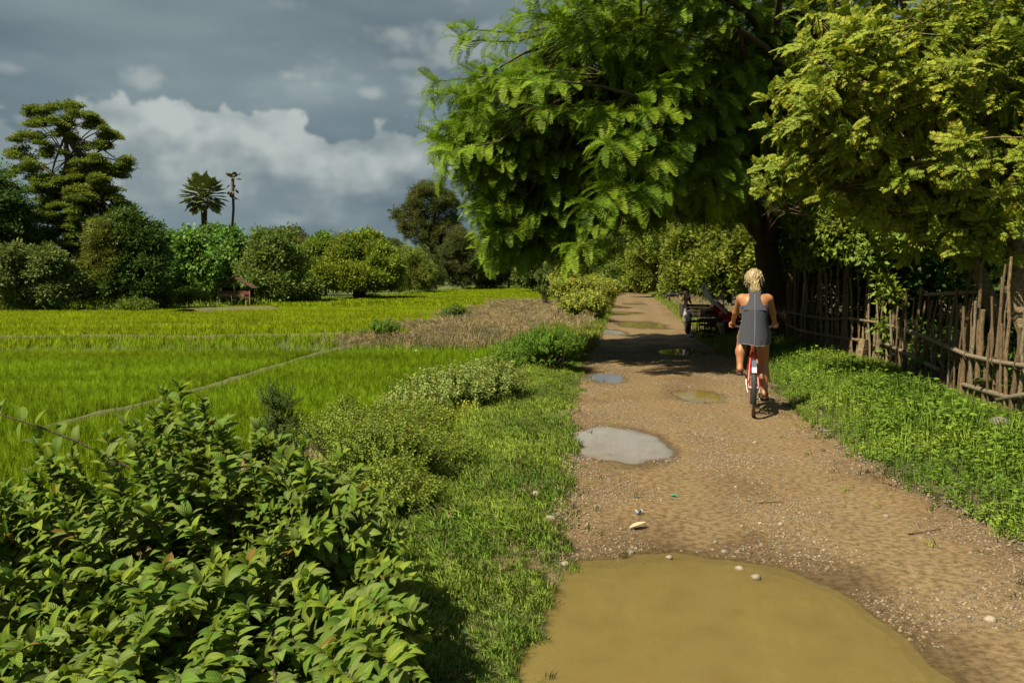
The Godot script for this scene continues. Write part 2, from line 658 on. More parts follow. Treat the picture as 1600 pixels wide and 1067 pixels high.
func build_terrain() -> void:
	var ds := steps([[-60, -6, 9.0], [-6, 2, 0.8], [2, 18, 0.13], [18, 40, 0.4], [40, 100, 2.0], [100, 220, 10.0], [220, 900, 68.0]])
	var xs := steps([[-700, -120, 58.0], [-120, -20, 5.0], [-20, -6, 0.7], [-6, 7, 0.13], [7, 20, 0.8], [20, 100, 5.0], [100, 700, 60.0]])
	var p := PackedVector3Array()
	var tint := PackedColorArray()
	for d in ds:
		var l := along(LEFT_EDGE, d)
		var r := along(RIGHT_EDGE, d)
		for x in xs:
			p.append(Vector3(x, land(x, d), -d))
			var n := rough_noise.get_noise_2d(x * 14.0, d * 14.0)
			var c := Color(0.1, 0.115, 0.028)
			if x < l - 3.2:
				c = Color(0.10, 0.15, 0.012).lerp(Color(0.15, 0.14, 0.055), dry_zone(x, d))
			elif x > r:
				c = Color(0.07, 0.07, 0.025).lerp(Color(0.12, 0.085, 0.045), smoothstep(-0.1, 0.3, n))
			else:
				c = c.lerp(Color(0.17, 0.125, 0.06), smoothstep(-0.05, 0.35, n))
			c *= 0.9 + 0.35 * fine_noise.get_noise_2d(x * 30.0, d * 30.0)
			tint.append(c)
	structure("ground", sheet(ds.size(), xs.size(), p, tint), M.soil)

	# the road
	ds = steps([[-14, 2, 0.5], [2, 11, 0.06], [11, 20, 0.11], [20, 42, 0.3], [42, 120, 1.5]])
	var cols := 74
	p = PackedVector3Array()
	tint = PackedColorArray()
	for d in ds:
		var l := along(LEFT_EDGE, d)
		var r := along(RIGHT_EDGE, d)
		for j in cols:
			var u := lerpf(-0.16, 1.16, float(j) / (cols - 1))
			var x := lerpf(l, r, u)
			var edge := minf(u, 1.0 - u) * (r - l) + 0.2 * rough_noise.get_noise_2d(x * 30.0, d * 26.0)
			var y := road_height(x, d)
			y = lerpf(land(x, d) - 0.06, y, smoothstep(-0.22, 0.12, edge))
			p.append(Vector3(x, y, -d))
			var n := rough_noise.get_noise_2d(x * 20.0 + 7.0, d * 10.0)
			var n2 := rough_noise.get_noise_2d(x * 6.0 - 30.0, d * 3.0)
			var c := Color(0.219, 0.156, 0.081).lerp(Color(0.169, 0.119, 0.063), smoothstep(-0.1, 0.4, n + 0.5 * n2))
			c = c.lerp(Color(0.224, 0.165, 0.091), 0.6 * smoothstep(0.1, 0.45, -n2 - 0.3 * n))
			var track := maxf(exp(-pow((u - 0.36 + 0.03 * n2) / 0.075, 2.0)), exp(-pow((u - 0.72 + 0.03 * n2) / 0.085, 2.0)))
			c = c.lerp(Color(0.228, 0.17, 0.094), 0.7 * track)
			var wet := 0.0
			for q in PUDDLES:
				if absf(d - q[1]) < q[3] * 2.0:
					wet = maxf(wet, 1.0 - smoothstep(1.02, 1.32, basin(q, x, d) + 0.3 * n))
			c = c.lerp(Color(0.098, 0.068, 0.036), wet * 0.85)
			tint.append(c)
	structure("road", sheet(ds.size(), cols, p, tint), M.road)

	# standing water
	var ripple := noise_tex(256, 0.02, [[0.0, 1.0], [Color(0.3, 0.3, 0.3), Color(0.7, 0.7, 0.7)]], FastNoiseLite.TYPE_SIMPLEX_SMOOTH, 3, 31)
	var silt := noise_tex(256, 0.012, [[0.0, 0.45, 1.0], [Color(0.92, 0.91, 0.89), Color(0.97, 0.97, 0.96), Color(1, 1, 1)]], FastNoiseLite.TYPE_SIMPLEX_SMOOTH, 5, 33)
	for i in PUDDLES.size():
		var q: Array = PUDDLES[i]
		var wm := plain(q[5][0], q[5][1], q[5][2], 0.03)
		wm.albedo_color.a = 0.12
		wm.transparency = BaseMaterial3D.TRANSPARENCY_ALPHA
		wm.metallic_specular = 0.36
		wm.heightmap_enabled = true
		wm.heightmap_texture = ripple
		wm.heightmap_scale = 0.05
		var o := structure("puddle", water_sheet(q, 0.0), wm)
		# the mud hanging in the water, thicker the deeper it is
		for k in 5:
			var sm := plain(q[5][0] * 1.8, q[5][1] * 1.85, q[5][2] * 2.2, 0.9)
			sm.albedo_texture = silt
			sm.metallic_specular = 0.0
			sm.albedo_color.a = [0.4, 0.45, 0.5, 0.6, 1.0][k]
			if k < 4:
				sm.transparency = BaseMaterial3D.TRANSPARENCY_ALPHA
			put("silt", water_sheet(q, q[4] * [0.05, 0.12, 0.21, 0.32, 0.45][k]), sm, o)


func water_sheet(q: Array, deep: float) -> MB:
	var mb := MB.new()
	var c := Vector3(q[0], WATER - deep, -q[1])
	var m := mb.vert(c, Vector3.UP, Vector2(c.x, c.z))
	for k in 49:
		var t := TAU * k / 48.0
		var s := Vector3(cos(t), 0, sin(t))
		s = s / pow(pow(absf(s.x), 2.4) + pow(absf(s.z), 2.4), 1.0 / 2.4)
		var p: Vector3 = c + s * Vector3(q[2], 0, q[3]) * 1.33
		mb.vert(p, Vector3.UP, Vector2(p.x, p.z))
	for k in 48:
		mb.tri(m, m + 1 + k, m + 2 + k)
	return mb


# ---------------------------------------------------------------- low plants
func grass_tuft(blades: int, height: float, width: float, spread: float, bend: float, sd: int) -> MB:
	var mb := MB.new()
	rng.seed = sd
	for i in blades:
		var t := rf(0, TAU)
		var o := Vector3(cos(t), 0, sin(t))
		var foot := o * spread * sqrt(rf(0, 1))
		var h := height * rf(0.55, 1.1)
		var lean := rf(0.1, 1.0) * bend
		var side := o.cross(Vector3.UP).rotated(Vector3.UP, rf(-0.8, 0.8)) * width * rf(0.7, 1.2) * 0.5
		var k := rf(0.72, 1.2)
		mb.col = Color(k * rf(0.92, 1.1), k, k)
		var p0 := foot
		var p1 := foot + Vector3.UP * h * 0.5 + o * h * lean * 0.22
		var p2 := foot + Vector3.UP * h * (0.95 - 0.35 * lean) + o * h * lean * 0.75
		var n0 := (o * 0.6 + Vector3.UP * 0.5).normalized()
		var a := mb.vert(p0 - side * 0.7, n0)
		mb.vert(p0 + side * 0.7, n0)
		mb.vert(p1 - side, n0)
		mb.vert(p1 + side, n0)
		mb.vert(p2, (n0 + Vector3.UP).normalized())
		mb.tri(a, a + 1, a + 2)
		mb.tri(a + 1, a + 3, a + 2)
		mb.tri(a + 2, a + 3, a + 4)
	return mb


func plume_tuft(sd: int) -> MB:
	# dry flowering grass: thin stalks with a feathery head
	var mb := MB.new()
	rng.seed = sd
	for i in 14:
		var t := rf(0, TAU)
		var o := Vector3(cos(t), 0, sin(t))
		var foot := o * 0.13 * rf(0, 1)
		var top := foot + Vector3.UP * rf(0.2, 0.4) + o * rf(0.03, 0.16)
		var side := o.cross(Vector3.UP).rotated(Vector3.UP, rf(-1, 1)) * 0.004
		var k := rf(0.75, 1.2)
		mb.col = Color(0.3, 0.29, 0.1) * k
		mb.quad(foot - side, foot + side, top + side, top - side)
		mb.col = Color(0.4, 0.31, 0.19) * k
		var dir := (top - foot).normalized()
		for j in 3:
			mb.leaflet(top - dir * 0.08, (dir + rdir() * 0.3).normalized(), rdir(), rf(0.06, 0.12), 0.016)
	return mb


func herb(leaves: int, length: float, height: float, sd: int, wide := 0.62) -> MB:
	# a soft-stemmed weed with pairs of oval leaves
	var mb := MB.new()
	rng.seed = sd
	mb.col = Color(0.75, 0.8, 0.7)
	mb.tube([Vector3.ZERO, Vector3(0.01, height * 0.6, 0.0), Vector3(0.0, height, 0.015)], [0.003, 0.0025, 0.0015], 3, false)
	for i in leaves:
		var t := (i + 0.5) / leaves
		var f := i * 2.4 + rf(-0.4, 0.4)
		var o := Vector3(cos(f), rf(0.05, 0.55), sin(f)).normalized()
		var l := length * lerpf(1.1, 0.6, t) * rf(0.75, 1.2)
		var k := rf(0.75, 1.2)
		mb.col = Color(k * lerpf(0.9, 1.25, t), k * lerpf(0.95, 1.12, t), k)
		var foot := Vector3.UP * height * lerpf(0.2, 1.0, t) + o * length * 0.25
		mb.leaf(foot, o, (Vector3.UP + rdir() * 0.25).normalized(), l, l * wide, rf(0.2, 0.9), 0.25, 3)
	return mb


func twig(leaves: int, length: float, stem: float, sd: int, wide := 0.5) -> MB:
	# a woody shoot with small leaves all along it
	var mb := MB.new()
	rng.seed = sd
	mb.col = Color(0.6, 0.5, 0.4)
	var bend := Vector3(rf(-0.2, 0.2), 1, rf(-0.2, 0.2)) * stem
	mb.tube([Vector3.ZERO, bend * 0.5 + Vector3(0.02, 0, 0) * stem, bend], [0.004, 0.003, 0.0015], 3, false)
	for i in leaves:
		var t := (i + 0.6) / leaves
		var f := i * 2.4 + rf(-0.5, 0.5)
		var o := Vector3(cos(f), rf(0.1, 0.9), sin(f)).normalized()
		var k := rf(0.7, 1.25)
		mb.col = Color(k * lerpf(0.85, 1.2, t), k, k * 0.95)
		mb.leaflet(bend * t, o, (Vector3.UP + rdir() * 0.5).normalized(), length * rf(0.7, 1.25), length * wide)
	return mb


func spread_plants(called: String, label: String, category: String, mesh: Mesh, spots: Array, tint: Color, size: Array, lean: float, vary := 0.25, dry := 0.0) -> void:
	var places := []
	var tints := []
	tint *= LEAF
	for s in spots:
		var b := basis_up(Vector3.UP + rdir() * lean, rf(0, TAU))
		var k: float = rf(size[0], size[1]) * (s[1] if s is Array else 1.0)
		var p: Vector3 = s[0] if s is Array else s
		places.append(Transform3D(b.scaled(Vector3.ONE * k), p))
		var patch := rough_noise.get_noise_2d(p.x * 11.0, p.z * 11.0)
		var t := rf(1.0 - vary, 1.0 + vary) * (1.0 + patch * 0.5)
		var c := Color(tint.r * t * (1.0 + patch * 0.25), tint.g * t, tint.b * t)
		if dry > 0.0 and rf(0, 1) < dry * (1.0 - patch * 1.5):
			c = Color(0.26, 0.21, 0.1) * rf(0.7, 1.2)
		tints.append(c)
	tag(copies(called, mesh, places, tints, self), label, category, "", "stuff")


func on_land(x: float, d: float, sink := 0.01) -> Vector3:
	return Vector3(x, land(x, d) - sink, -d)


func build_low_plants() -> void:
	rng.seed = 101
	# short grass of the verges
	var spots := []
	while spots.size() < 36000:
		var d := 2.6 + 18.0 * pow(rf(0, 1), 1.7)
		var l := along(LEFT_EDGE, d)
		var k := rf(-0.22, 2.9)
		var ragged := 0.16 * rough_noise.get_noise_2d((l - k) * 40.0, d * 40.0)
		if k < ragged - 0.09 or (k < 0.12 and rf(0, 1) < 0.3):
			continue
		spots.append([on_land(l - k, d), clampf(0.75 + k * 0.55, 0.6, 1.6) * (1.0 + 0.7 * rough_noise.get_noise_2d((l - k) * 26.0, d * 26.0))])
	spread_plants("verge_grass", "short green grass growing on the verge beside the dirt road", "grass", grass_tuft(13, 0.1, 0.0065, 0.045, 1.0, 1).mesh(M.grass), spots, Color(0.145, 0.215, 0.034), [0.7, 1.3], 0.3, 0.3, 0.1)
	spots = []
	while spots.size() < 9000:
		var d := rf(18.0, 90.0)
		var right := rf(0, 1) < 0.4
		var k := rf(-0.1, 1.6)
		var x := along(RIGHT_EDGE, d) + k if right else along(LEFT_EDGE, d) - k
		spots.append([on_land(x, d), 0.9 + d * 0.006])
	spread_plants("roadside_grass", "rough grass along the far stretch of the dirt road", "grass", grass_tuft(12, 0.2, 0.012, 0.1, 0.9, 2).mesh(M.grass), spots, Color(0.15, 0.2, 0.03), [0.7, 1.4], 0.2, 0.25, 0.25)
	# weeds between the road and the bamboo fence
	var weed_a := []
	var weed_b := []
	var weed_c := []
	while weed_a.size() < 6500:
		var d := 3.6 + 20.0 * pow(rf(0, 1), 1.5)
		var r := along(RIGHT_EDGE, d)
		var k := rf(-0.12, 3.4)
		if k < 0.14 * rough_noise.get_noise_2d((r + k) * 40.0, d * 40.0) or d > 15.5 and rf(0, 1) < 0.5:
			continue
		var s := clampf(0.4 + k * 0.6, 0.4, 0.95 - 0.6 * smoothstep(1.3, 2.4, k)) * (1.0 + 0.5 * rough_noise.get_noise_2d((r + k) * 15.0, d * 15.0))
		if rf(0, 1) < 0.16:
			weed_b.append([on_land(r + k, d), s])
		elif rf(0, 1) < 0.42:
			weed_c.append([on_land(r + k, d), s])
		else:
			weed_a.append([on_land(r + k, d), s])
	spread_plants("fence_weeds", "low oval-leaved weeds between the road and the bamboo fence", "weeds", herb(11, 0.058, 0.22, 5).mesh(M.leaf), weed_a, Color(0.115, 0.18, 0.022), [0.7, 1.25], 0.3)
	spread_plants("broad_weeds", "larger broad-leaved weeds among the plants before the bamboo fence", "weeds", herb(7, 0.09, 0.26, 6, 0.8).mesh(M.leaf), weed_b, Color(0.125, 0.195, 0.025), [0.7, 1.2], 0.25)
	spread_plants("weed_grass", "tall grass blades among the weeds before the bamboo fence", "grass", grass_tuft(14, 0.34, 0.01, 0.07, 0.9, 7).mesh(M.grass), weed_c, Color(0.13, 0.2, 0.03), [0.6, 1.2], 0.2)
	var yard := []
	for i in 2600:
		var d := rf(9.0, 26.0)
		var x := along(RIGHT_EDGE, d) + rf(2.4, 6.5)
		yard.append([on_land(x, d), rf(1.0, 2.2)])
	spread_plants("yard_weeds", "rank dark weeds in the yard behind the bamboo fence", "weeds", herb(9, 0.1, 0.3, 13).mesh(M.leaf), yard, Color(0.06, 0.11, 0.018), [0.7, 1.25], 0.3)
	var creep := []
	while creep.size() < 420:
		var d := 3.5 + 18.0 * pow(rf(0, 1), 1.4)
		var right := rf(0, 1) < 0.55
		var k := 0.55 * pow(rf(0, 1), 2.5)
		var x := along(RIGHT_EDGE, d) - k if right else along(LEFT_EDGE, d) + k
		var y := road_height(x, d)
		if y > WATER - 0.02:
			creep.append([Vector3(x, y - 0.005, -d), 0.75])
	spread_plants("creeping_grass", "sparse grass creeping out from the verges onto the road", "grass", grass_tuft(9, 0.08, 0.006, 0.05, 1.3, 14).mesh(M.grass), creep, Color(0.14, 0.19, 0.034), [0.6, 1.3], 0.3, 0.3, 0.3)
	# rice: hills of seedlings, sparser and larger with distance
	var near := []
	while near.size() < 34000:
		var d := 5.0 + 21.0 * sqrt(rf(0, 1))
		var x := -rf(0.0, 1.0) * (d * 0.66 + 2.5) + 1.0
		var k := along(LEFT_EDGE, d) - x
		if k < 3.0 or dry_zone(x, d) > 0.35 or bund_near(x, d) < 0.2:
			continue
		near.append([Vector3(x, land(x, d) - 0.02, -d), 1.0])
	rice("near", near)
	var mid := []
	while mid.size() < 42000:
		var d := 26.0 + 36.0 * sqrt(rf(0, 1))
		var x := -rf(0.0, 1.0) * (d * 0.66 + 4.0) + 2.0
		var k := along(LEFT_EDGE, d) - x
		if k < 3.0 or dry_zone(x, d) > 0.35 or bund_near(x, d) < 0.3:
			continue
		mid.append([Vector3(x, land(x, d) - 0.03, -d), 1.25])
	rice("mid", mid)
	var far := []
	while far.size() < 30000:
		var d := 62.0 + 110.0 * sqrt(rf(0, 1))
		var x := -rf(0.0, 1.0) * (d * 0.66) + 4.0
		if along(LEFT_EDGE, minf(d, 125.0)) - x < 4.0 or d > along(TREE_LINE, x):
			continue
		far.append([Vector3(x, FIELD - 0.03, -d), 2.0])
	rice("far", far)
	var edge := []
	while edge.size() < 5000:
		var x := rf(-48.0, 4.0)
		var d := along(TREE_LINE, x) + rf(-1.5, 3.5)
		if x > -23.6 and x < -18.2 and rf(0, 1) < 0.85:
			continue
		edge.append([Vector3(x, FIELD - 0.03, -d), 0.7 + 0.9 * maxf(0.0, 0.3 + rough_noise.get_noise_1d(x * 9.0))])
	spread_plants("undergrowth", "rank grass growing along the foot of the far trees", "grass", grass_tuft(14, 0.55, 0.035, 0.3, 0.8, 12).mesh(M.grass), edge, Color(0.115, 0.165, 0.025), [0.6, 1.3], 0.2, 0.3)
	# dry grass
	var dry := []
	while dry.size() < 5000:
		var d := 26.0 + 50.0 * pow(rf(0, 1), 1.5)
		var x := along(LEFT_EDGE, d) - rf(0.8, 11.0)
		if rf(0, 1) > dry_zone(x, d) or rough_noise.get_noise_2d(x * 9.0 + 80.0, d * 6.0) > 0.22:
			continue
		dry.append([on_land(x, d), 1.0 + (d - 26.0) * 0.008])
	for i in 700:
		var d := 5.0 + 6.0 * rf(0, 1)
		var x := along(LEFT_EDGE, d) - rf(2.6, 3.6) - 0.3 * rough_noise.get_noise_1d(d * 20.0)
		if rough_noise.get_noise_2d(x * 16.0, d * 16.0 + 50.0) > 0.0:
			dry.append([on_land(x, d), 0.9])
	for i in 1400:
		var d := rf(24.0, 75.0)
		var right := rf(0, 1) < 0.5
		var x := along(RIGHT_EDGE, d) + rf(0.4, 2.2) if right else along(LEFT_EDGE, d) - rf(0.3, 1.6)
		dry.append([on_land(x, d), 0.85])
	spread_plants("dry_grass", "reddish dry flowering grass between the rice and the road", "grass", plume_tuft(9).mesh(M.dry), dry, Color(0.6, 0.6, 0.6), [0.7, 1.2], 0.2, 0.25)
	var green := []
	while green.size() < 15000:
		var d := rf(26.0, 76.0)
		var x := along(LEFT_EDGE, d) - rf(0.8, 10.0)
		if dry_zone(x, d) < 0.3 or rough_noise.get_noise_2d(x * 9.0 + 80.0, d * 6.0) < rf(-0.3, 0.25):
			continue
		green.append([on_land(x, d), 1.0])
	spread_plants("green_grass", "soft green grass patches inside the reddish dry grass", "grass", grass_tuft(12, 0.17, 0.011, 0.12, 0.8, 10).mesh(M.grass), green, Color(0.12, 0.19, 0.035), [0.8, 1.3], 0.2)


const TREE_LINE := [[-120, 56], [-34, 57], [-23, 60], [-20, 69], [-15, 86], [-12, 104], [-5, 150], [6, 165]]  # where the paddies end: x, depth
const BUNDS := [
	[[60, 668], [200, 636], [300, 612], [390, 584], [480, 557], [545, 541], [600, 531]],
	[[-60, 527], [130, 524], [300, 525], [430, 523], [560, 521]],
	[[240, 507], [360, 505], [480, 502], [620, 499]],
	[[290, 484], [330, 481.5], [370, 480.5], [405, 480], [430, 479]],
]
var bund_points := []


func bund_near(x: float, d: float) -> float:
	var best := 99.0
	for line in bund_points:
		for i in line.size() - 1:
			var a := Vector2(line[i].x, -line[i].z)
			var b := Vector2(line[i + 1].x, -line[i + 1].z)
			best = minf(best, Geometry2D.get_closest_point_to_segment(Vector2(x, d), a, b).distance_to(Vector2(x, d)))
	return best


func build_bunds() -> void:
	for line in BUNDS:
		var pts := []
		for p in line:
			pts.append(on_level(p[0], p[1], FIELD + (0.12 if line != BUNDS[3] else 0.3)))
		bund_points.append(pts)
	for n in bund_points.size():
		var line: Array = bund_points[n]
		var curve := Curve3D.new()
		for p in line:
			curve.add_point(p)
		var count := int(curve.get_baked_length() / 0.5) + 2
		var p := PackedVector3Array()
		var tint := PackedColorArray()
		for i in count:
			var c := curve.sample_baked(curve.get_baked_length() * i / (count - 1.0))
			var e := curve.sample_baked(minf(curve.get_baked_length() * i / (count - 1.0) + 0.3, curve.get_baked_length()))
			var side := Vector3(e.z - c.z, 0, c.x - e.x)
			side = side.normalized() if side.length() > 0.01 else Vector3.BACK
			for j in 7:
				var u := (j - 3) / 3.0
				var w := (0.24 if n < 3 else 1.5) * (1.0 + 0.5 * rough_noise.get_noise_2d(c.x * 30.0, c.z * 30.0 + u))
				p.append(c + side * u * w + Vector3.UP * ((0.2 if n < 3 else 0.42) * (1.0 - u * u) - (0.17 if n < 3 else 0.36) + 0.05 * rough_noise.get_noise_3d(c.x * 30.0, u * 60.0, c.z * 30.0)))
				tint.append(Color(0.13, 0.14, 0.045).lerp(Color(0.15, 0.12, 0.06), clampf(0.5 + 1.5 * rough_noise.get_noise_2d(c.x * 20.0 + u * 20.0, c.z * 20.0), 0, 1)))
		var o := structure("path", sheet(count, 7, p, tint), M.soil)
		o.set_meta("label", ["pale earth bank curving between the near rice plots", "low earth bank between the middle rice plots", "low earth bank between the far rice plots", "broad earth bank on which the wooden hut stands"][n])


func rice(zone: String, spots: Array) -> void:
	var words := {"near": "young green rice growing in the paddies beside the road verge", "mid": "yellow-green rice in the middle paddies behind the earth bank", "far": "yellow-green rice in the far paddies before the trees"}
	var blade := {"near": grass_tuft(16, 0.32, 0.0065, 0.075, 0.6, 21), "mid": grass_tuft(14, 0.26, 0.011, 0.14, 0.6, 22), "far": grass_tuft(14, 0.16, 0.02, 0.24, 0.7, 23)}
	var places := []
	var tints := []
	for s in spots:
		var p: Vector3 = s[0]
		var d := -p.z
		var b := basis_up(Vector3.UP + Vector3(0.12, 0, -0.05) + rdir() * 0.12, rf(0, TAU))
		places.append(Transform3D(b.scaled(Vector3.ONE * s[1] * rf(0.8, 1.2)), p))
		# each plot has its own green
		var plot := rough_noise.get_noise_2d(p.x * 1.2, d * 3.6)
		var yellow := clampf(smoothstep(20.0, 40.0, d) + plot * 0.9, 0.0, 1.0)
		if bund_points.size() and p.x > -4.0 - (d - 8.0) * 0.1 and d < 21.0:
			yellow *= 0.5
		var c := Color(0.15, 0.24, 0.008).lerp(Color(0.195, 0.255, 0.006), yellow)
		c *= rf(0.82, 1.15) * (1.0 + 0.3 * rough_noise.get_noise_2d(p.x * 6.0, d * 6.0) + 0.35 * rough_noise.get_noise_2d(p.x * 1.5, d * 9.0))
		tints.append(c)
	tag(copies("rice_plants", blade[zone].mesh(M.grass), places, tints, self), words[zone], "rice", "", "stuff")


func build_gravel() -> void:
	rng.seed = 404
	var stone := MB.new()
	stone.ball(Vector3.ZERO, Vector3(1, 0.55, 0.8), Basis.IDENTITY, 4, 6)
	for i in stone.v.size():
		stone.v[i] *= 1.0 + 0.22 * sin(stone.v[i].x * 5.0 + 1.0) * cos(stone.v[i].z * 4.0)
	var mesh := stone.mesh(M.stone)
	var places := []
	var tints := []
	var tones := [Color(0.190, 0.138, 0.075), Color(0.158, 0.110, 0.057), Color(0.229, 0.178, 0.110), Color(0.143, 0.127, 0.098), Color(0.174, 0.107, 0.063), Color(0.110, 0.079, 0.046)]
	while places.size() < 44000:
		var d := 2.7 + 20.0 * pow(rf(0, 1), 2.1)
		var u := rf(-0.03, 1.03)
		var x := lerpf(along(LEFT_EDGE, d), along(RIGHT_EDGE, d), u)
		var patch := rough_noise.get_noise_2d(x * 13.0, d * 13.0)
		var track := maxf(exp(-pow((u - 0.36) / 0.08, 2.0)), exp(-pow((u - 0.72) / 0.1, 2.0)))
		if rf(0, 1) < 0.45 - patch * 2.4 + track * 0.6:
			continue
		var y := road_height(x, d)
		if y < WATER - 0.004:
			continue
		var s := 0.0028 + 0.009 * pow(rf(0, 1), 5.0) + 0.0002 * d
		places.append(Transform3D(Basis.from_euler(Vector3(rf(-0.4, 0.4), rf(0, TAU), rf(-0.4, 0.4))).scaled(Vector3.ONE * s), Vector3(x, y + s * 0.1, -d)))
		tints.append(tones[rng.randi() % 6] * rf(0.75, 1.2))
	tag(copies("gravel", mesh, places, tints, self), "loose tan gravel strewn over the dirt road", "gravel", "", "stuff")

	# fallen leaves, twigs and chaff, some of it afloat
	var chip := MB.new()
	chip.leaf(Vector3(0, 0, -0.5), Vector3(0, 0.1, 1).normalized(), Vector3.UP, 1.0, 0.42, 0.5, 0.3, 3)
	places = []
	tints = []
	while places.size() < 520:
		var d := 2.8 + 19.0 * pow(rf(0, 1), 1.6)
		var u := rf(0, 1)
		if rf(0, 1) > 0.25 + absf(u - 0.5) * 1.4:
			continue
		var x := lerpf(along(LEFT_EDGE, d), along(RIGHT_EDGE, d), u)
		var y := road_height(x, d)
		if y < WATER and rf(0, 1) < 0.75:
			continue
		var s := rf(0.008, 0.028) * (0.5 if y < WATER else 1.0)
		places.append(Transform3D(Basis.from_euler(Vector3(rf(-0.2, 0.2), rf(0, TAU), rf(-0.3, 0.3))).scaled(Vector3(0.6 if rf(0, 1) < 0.5 else 1.0, 1, 1) * s), Vector3(x, maxf(y, WATER) + 0.005, -d)))
		tints.append([Color(0.2, 0.13, 0.06), Color(0.28, 0.2, 0.1), Color(0.1, 0.065, 0.035), Color(0.17, 0.18, 0.05)][rng.randi() % 4] * rf(0.7, 1.2))
	tag(copies("leaf_litter", chip.mesh(M.dry), places, tints, self), "small fallen leaves and chaff strewn along the dirt road", "leaves", "", "stuff")


# ---------------------------------------------------------------- trees and shrubs
func cluster(leaves: int, length: float, wide: float, radius: float, sd: int, hang := 0.0) -> MB:
	# the outer leaves of one small bough
	var mb := MB.new()
	rng.seed = sd
	for i in leaves:
		var o := rdir()
		o.y = absf(o.y) * 0.8 + rf(-0.35, 0.2)
		o = o.normalized()
		var dir := (o + rdir() * 0.5 - Vector3.UP * hang).normalized()
		var k := rf(0.7, 1.25)
		mb.col = Color(k * rf(0.9, 1.15), k, k)
		mb.leaflet(o * radius * rf(0.2, 1.0), dir, (Vector3.UP * 0.8 + rdir() * 0.7).normalized(), length * rf(0.7, 1.2), length * wide)
	return mb


func px_blob(px: float, py: float, rx: float, ry: float, depth: float, off := 0.0) -> Array:
	var d := depth + off
	return [at(px, py, d), Vector3(rx, ry, rx * 0.9) * d / F]


# blobs are [centre, radii]; clumps of leaves sit through their outer parts, and limbs reach into them
func crown_tree(called: String, label: String, category: String, group: String, foot: Vector3, trunk: Array, blobs: Array, mesh: Mesh, tint: Color, opts := {}) -> Node3D:
	var o := thing(called, label, category, foot, 0.0, group)
	var size: float = opts.get("size", 1.0)
	var clump_r: float = opts.get("clump", 0.7)
	var per: int = opts.get("per", 16)
	var fill: float = opts.get("fill", 1.0)
	var flat: float = opts.get("flat", 0.75)
	var low: float = opts.get("low", foot.y + 0.05)
	var bark: Material = opts.get("bark", M.bark)
	var places := []
	var tints := []
	var tips := []
	tint *= 1.2
	for b in blobs:
		var c: Vector3 = b[0]
		var r: Vector3 = b[1]
		var area := 4.0 * PI * pow((pow(r.x * r.y, 1.6) + pow(r.x * r.z, 1.6) + pow(r.y * r.z, 1.6)) / 3.0, 1.0 / 1.6)
		var n := maxi(3, int(area / (clump_r * clump_r * 2.2) * fill))
		for i in n:
			var dir := rdir()
			var cc := c + dir * r * (1.0 - 0.5 * pow(rf(0, 1), 1.6))
			if cc.y < low:
				continue
			tips.append(cc)
			var tone := rf(0.72, 1.22)
			var warm := rf(0.88, 1.16)
			var cr := clump_r * rf(0.6, 1.25)
			for k in per:
				var q := rdir() * cr * pow(rf(0, 1), 0.45)
				q.y *= flat
				if cc.y + q.y < low:
					continue
				places.append(Transform3D((basis_up(Vector3.UP + rdir() * 0.2, rf(0, TAU)).scaled(Vector3(1, 0.7, 1) * size * rf(0.7, 1.2)) if opts.has("level") else basis_up((dir * 0.7 + Vector3.UP * 0.7 + rdir() * 0.8), rf(0, TAU)).scaled(Vector3.ONE * size * rf(0.7, 1.3))), cc + q - foot))
				var t := tone * rf(0.82, 1.18)
				tints.append(Color(tint.r * t * warm, tint.g * t, tint.b * t))
	if trunk.size():
		var tr := MB.new()
		var pts := []
		var rad := []
		for p in trunk:
			pts.append(p[0] - foot)
			rad.append(p[1])
		# swell and wander a little
		var fine := []
		var fr := []
		for i in pts.size() - 1:
			for k in 4:
				var t := k / 4.0
				fine.append(pts[i].lerp(pts[i + 1], t) + Vector3(rough_noise.get_noise_1d(i * 40.0 + k * 10.0), 0, rough_noise.get_noise_1d(i * 40.0 + k * 10.0 + 500.0)) * rad[i] * 0.7)
				fr.append(lerpf(rad[i], rad[i + 1], t) * (1.0 + (0.55 if i == 0 and k == 0 else 0.0)))
		fine.append(pts[-1])
		fr.append(rad[-1])
		tr.tube(fine, fr, 9)
		put("trunk", tr, bark, o)
		var br := MB.new()
		for b in blobs:
			if blobs.size() > 60 and rf(0, 1) < 0.72:
				continue
			var from: Vector3 = fine[mini(fine.size() - 1, int(fine.size() * rf(0.45, 0.8)))]
			for f in fine:
				if f.y < b[0].y - foot.y - 0.4 * absf(b[0].x - foot.x - f.x) and f.y > from.y:
					from = f
			var to: Vector3 = b[0] - foot
			var mid := from.lerp(to, 0.5) + Vector3.UP * from.distance_to(to) * 0.08 + rdir() * 0.1
			var r0: float = clampf(from.distance_to(to) * (0.035 if blobs.size() < 60 else 0.017), 0.02, fr[fr.size() / 2])
			br.tube([from, mid, to], [r0, r0 * 0.75, r0 * 0.45], 6, false)
		var every := maxi(1, tips.size() / (90 if blobs.size() < 60 else 160))
		for i in range(0, tips.size(), every):
			var best: Vector3 = blobs[0][0]
			for b in blobs:
				if b[0].distance_to(tips[i]) < best.distance_to(tips[i]):
					best = b[0]
			var r0 := 0.012 + 0.006 * best.distance_to(tips[i])
			br.tube([best - foot, (best - foot).lerp(tips[i] - foot, 0.5) + rdir() * 0.15, tips[i] - foot], [r0, r0 * 0.7, r0 * 0.3], 4, false)
		put("limbs", br, bark, o)
	copies("crown", mesh, places, tints, o)
	return o


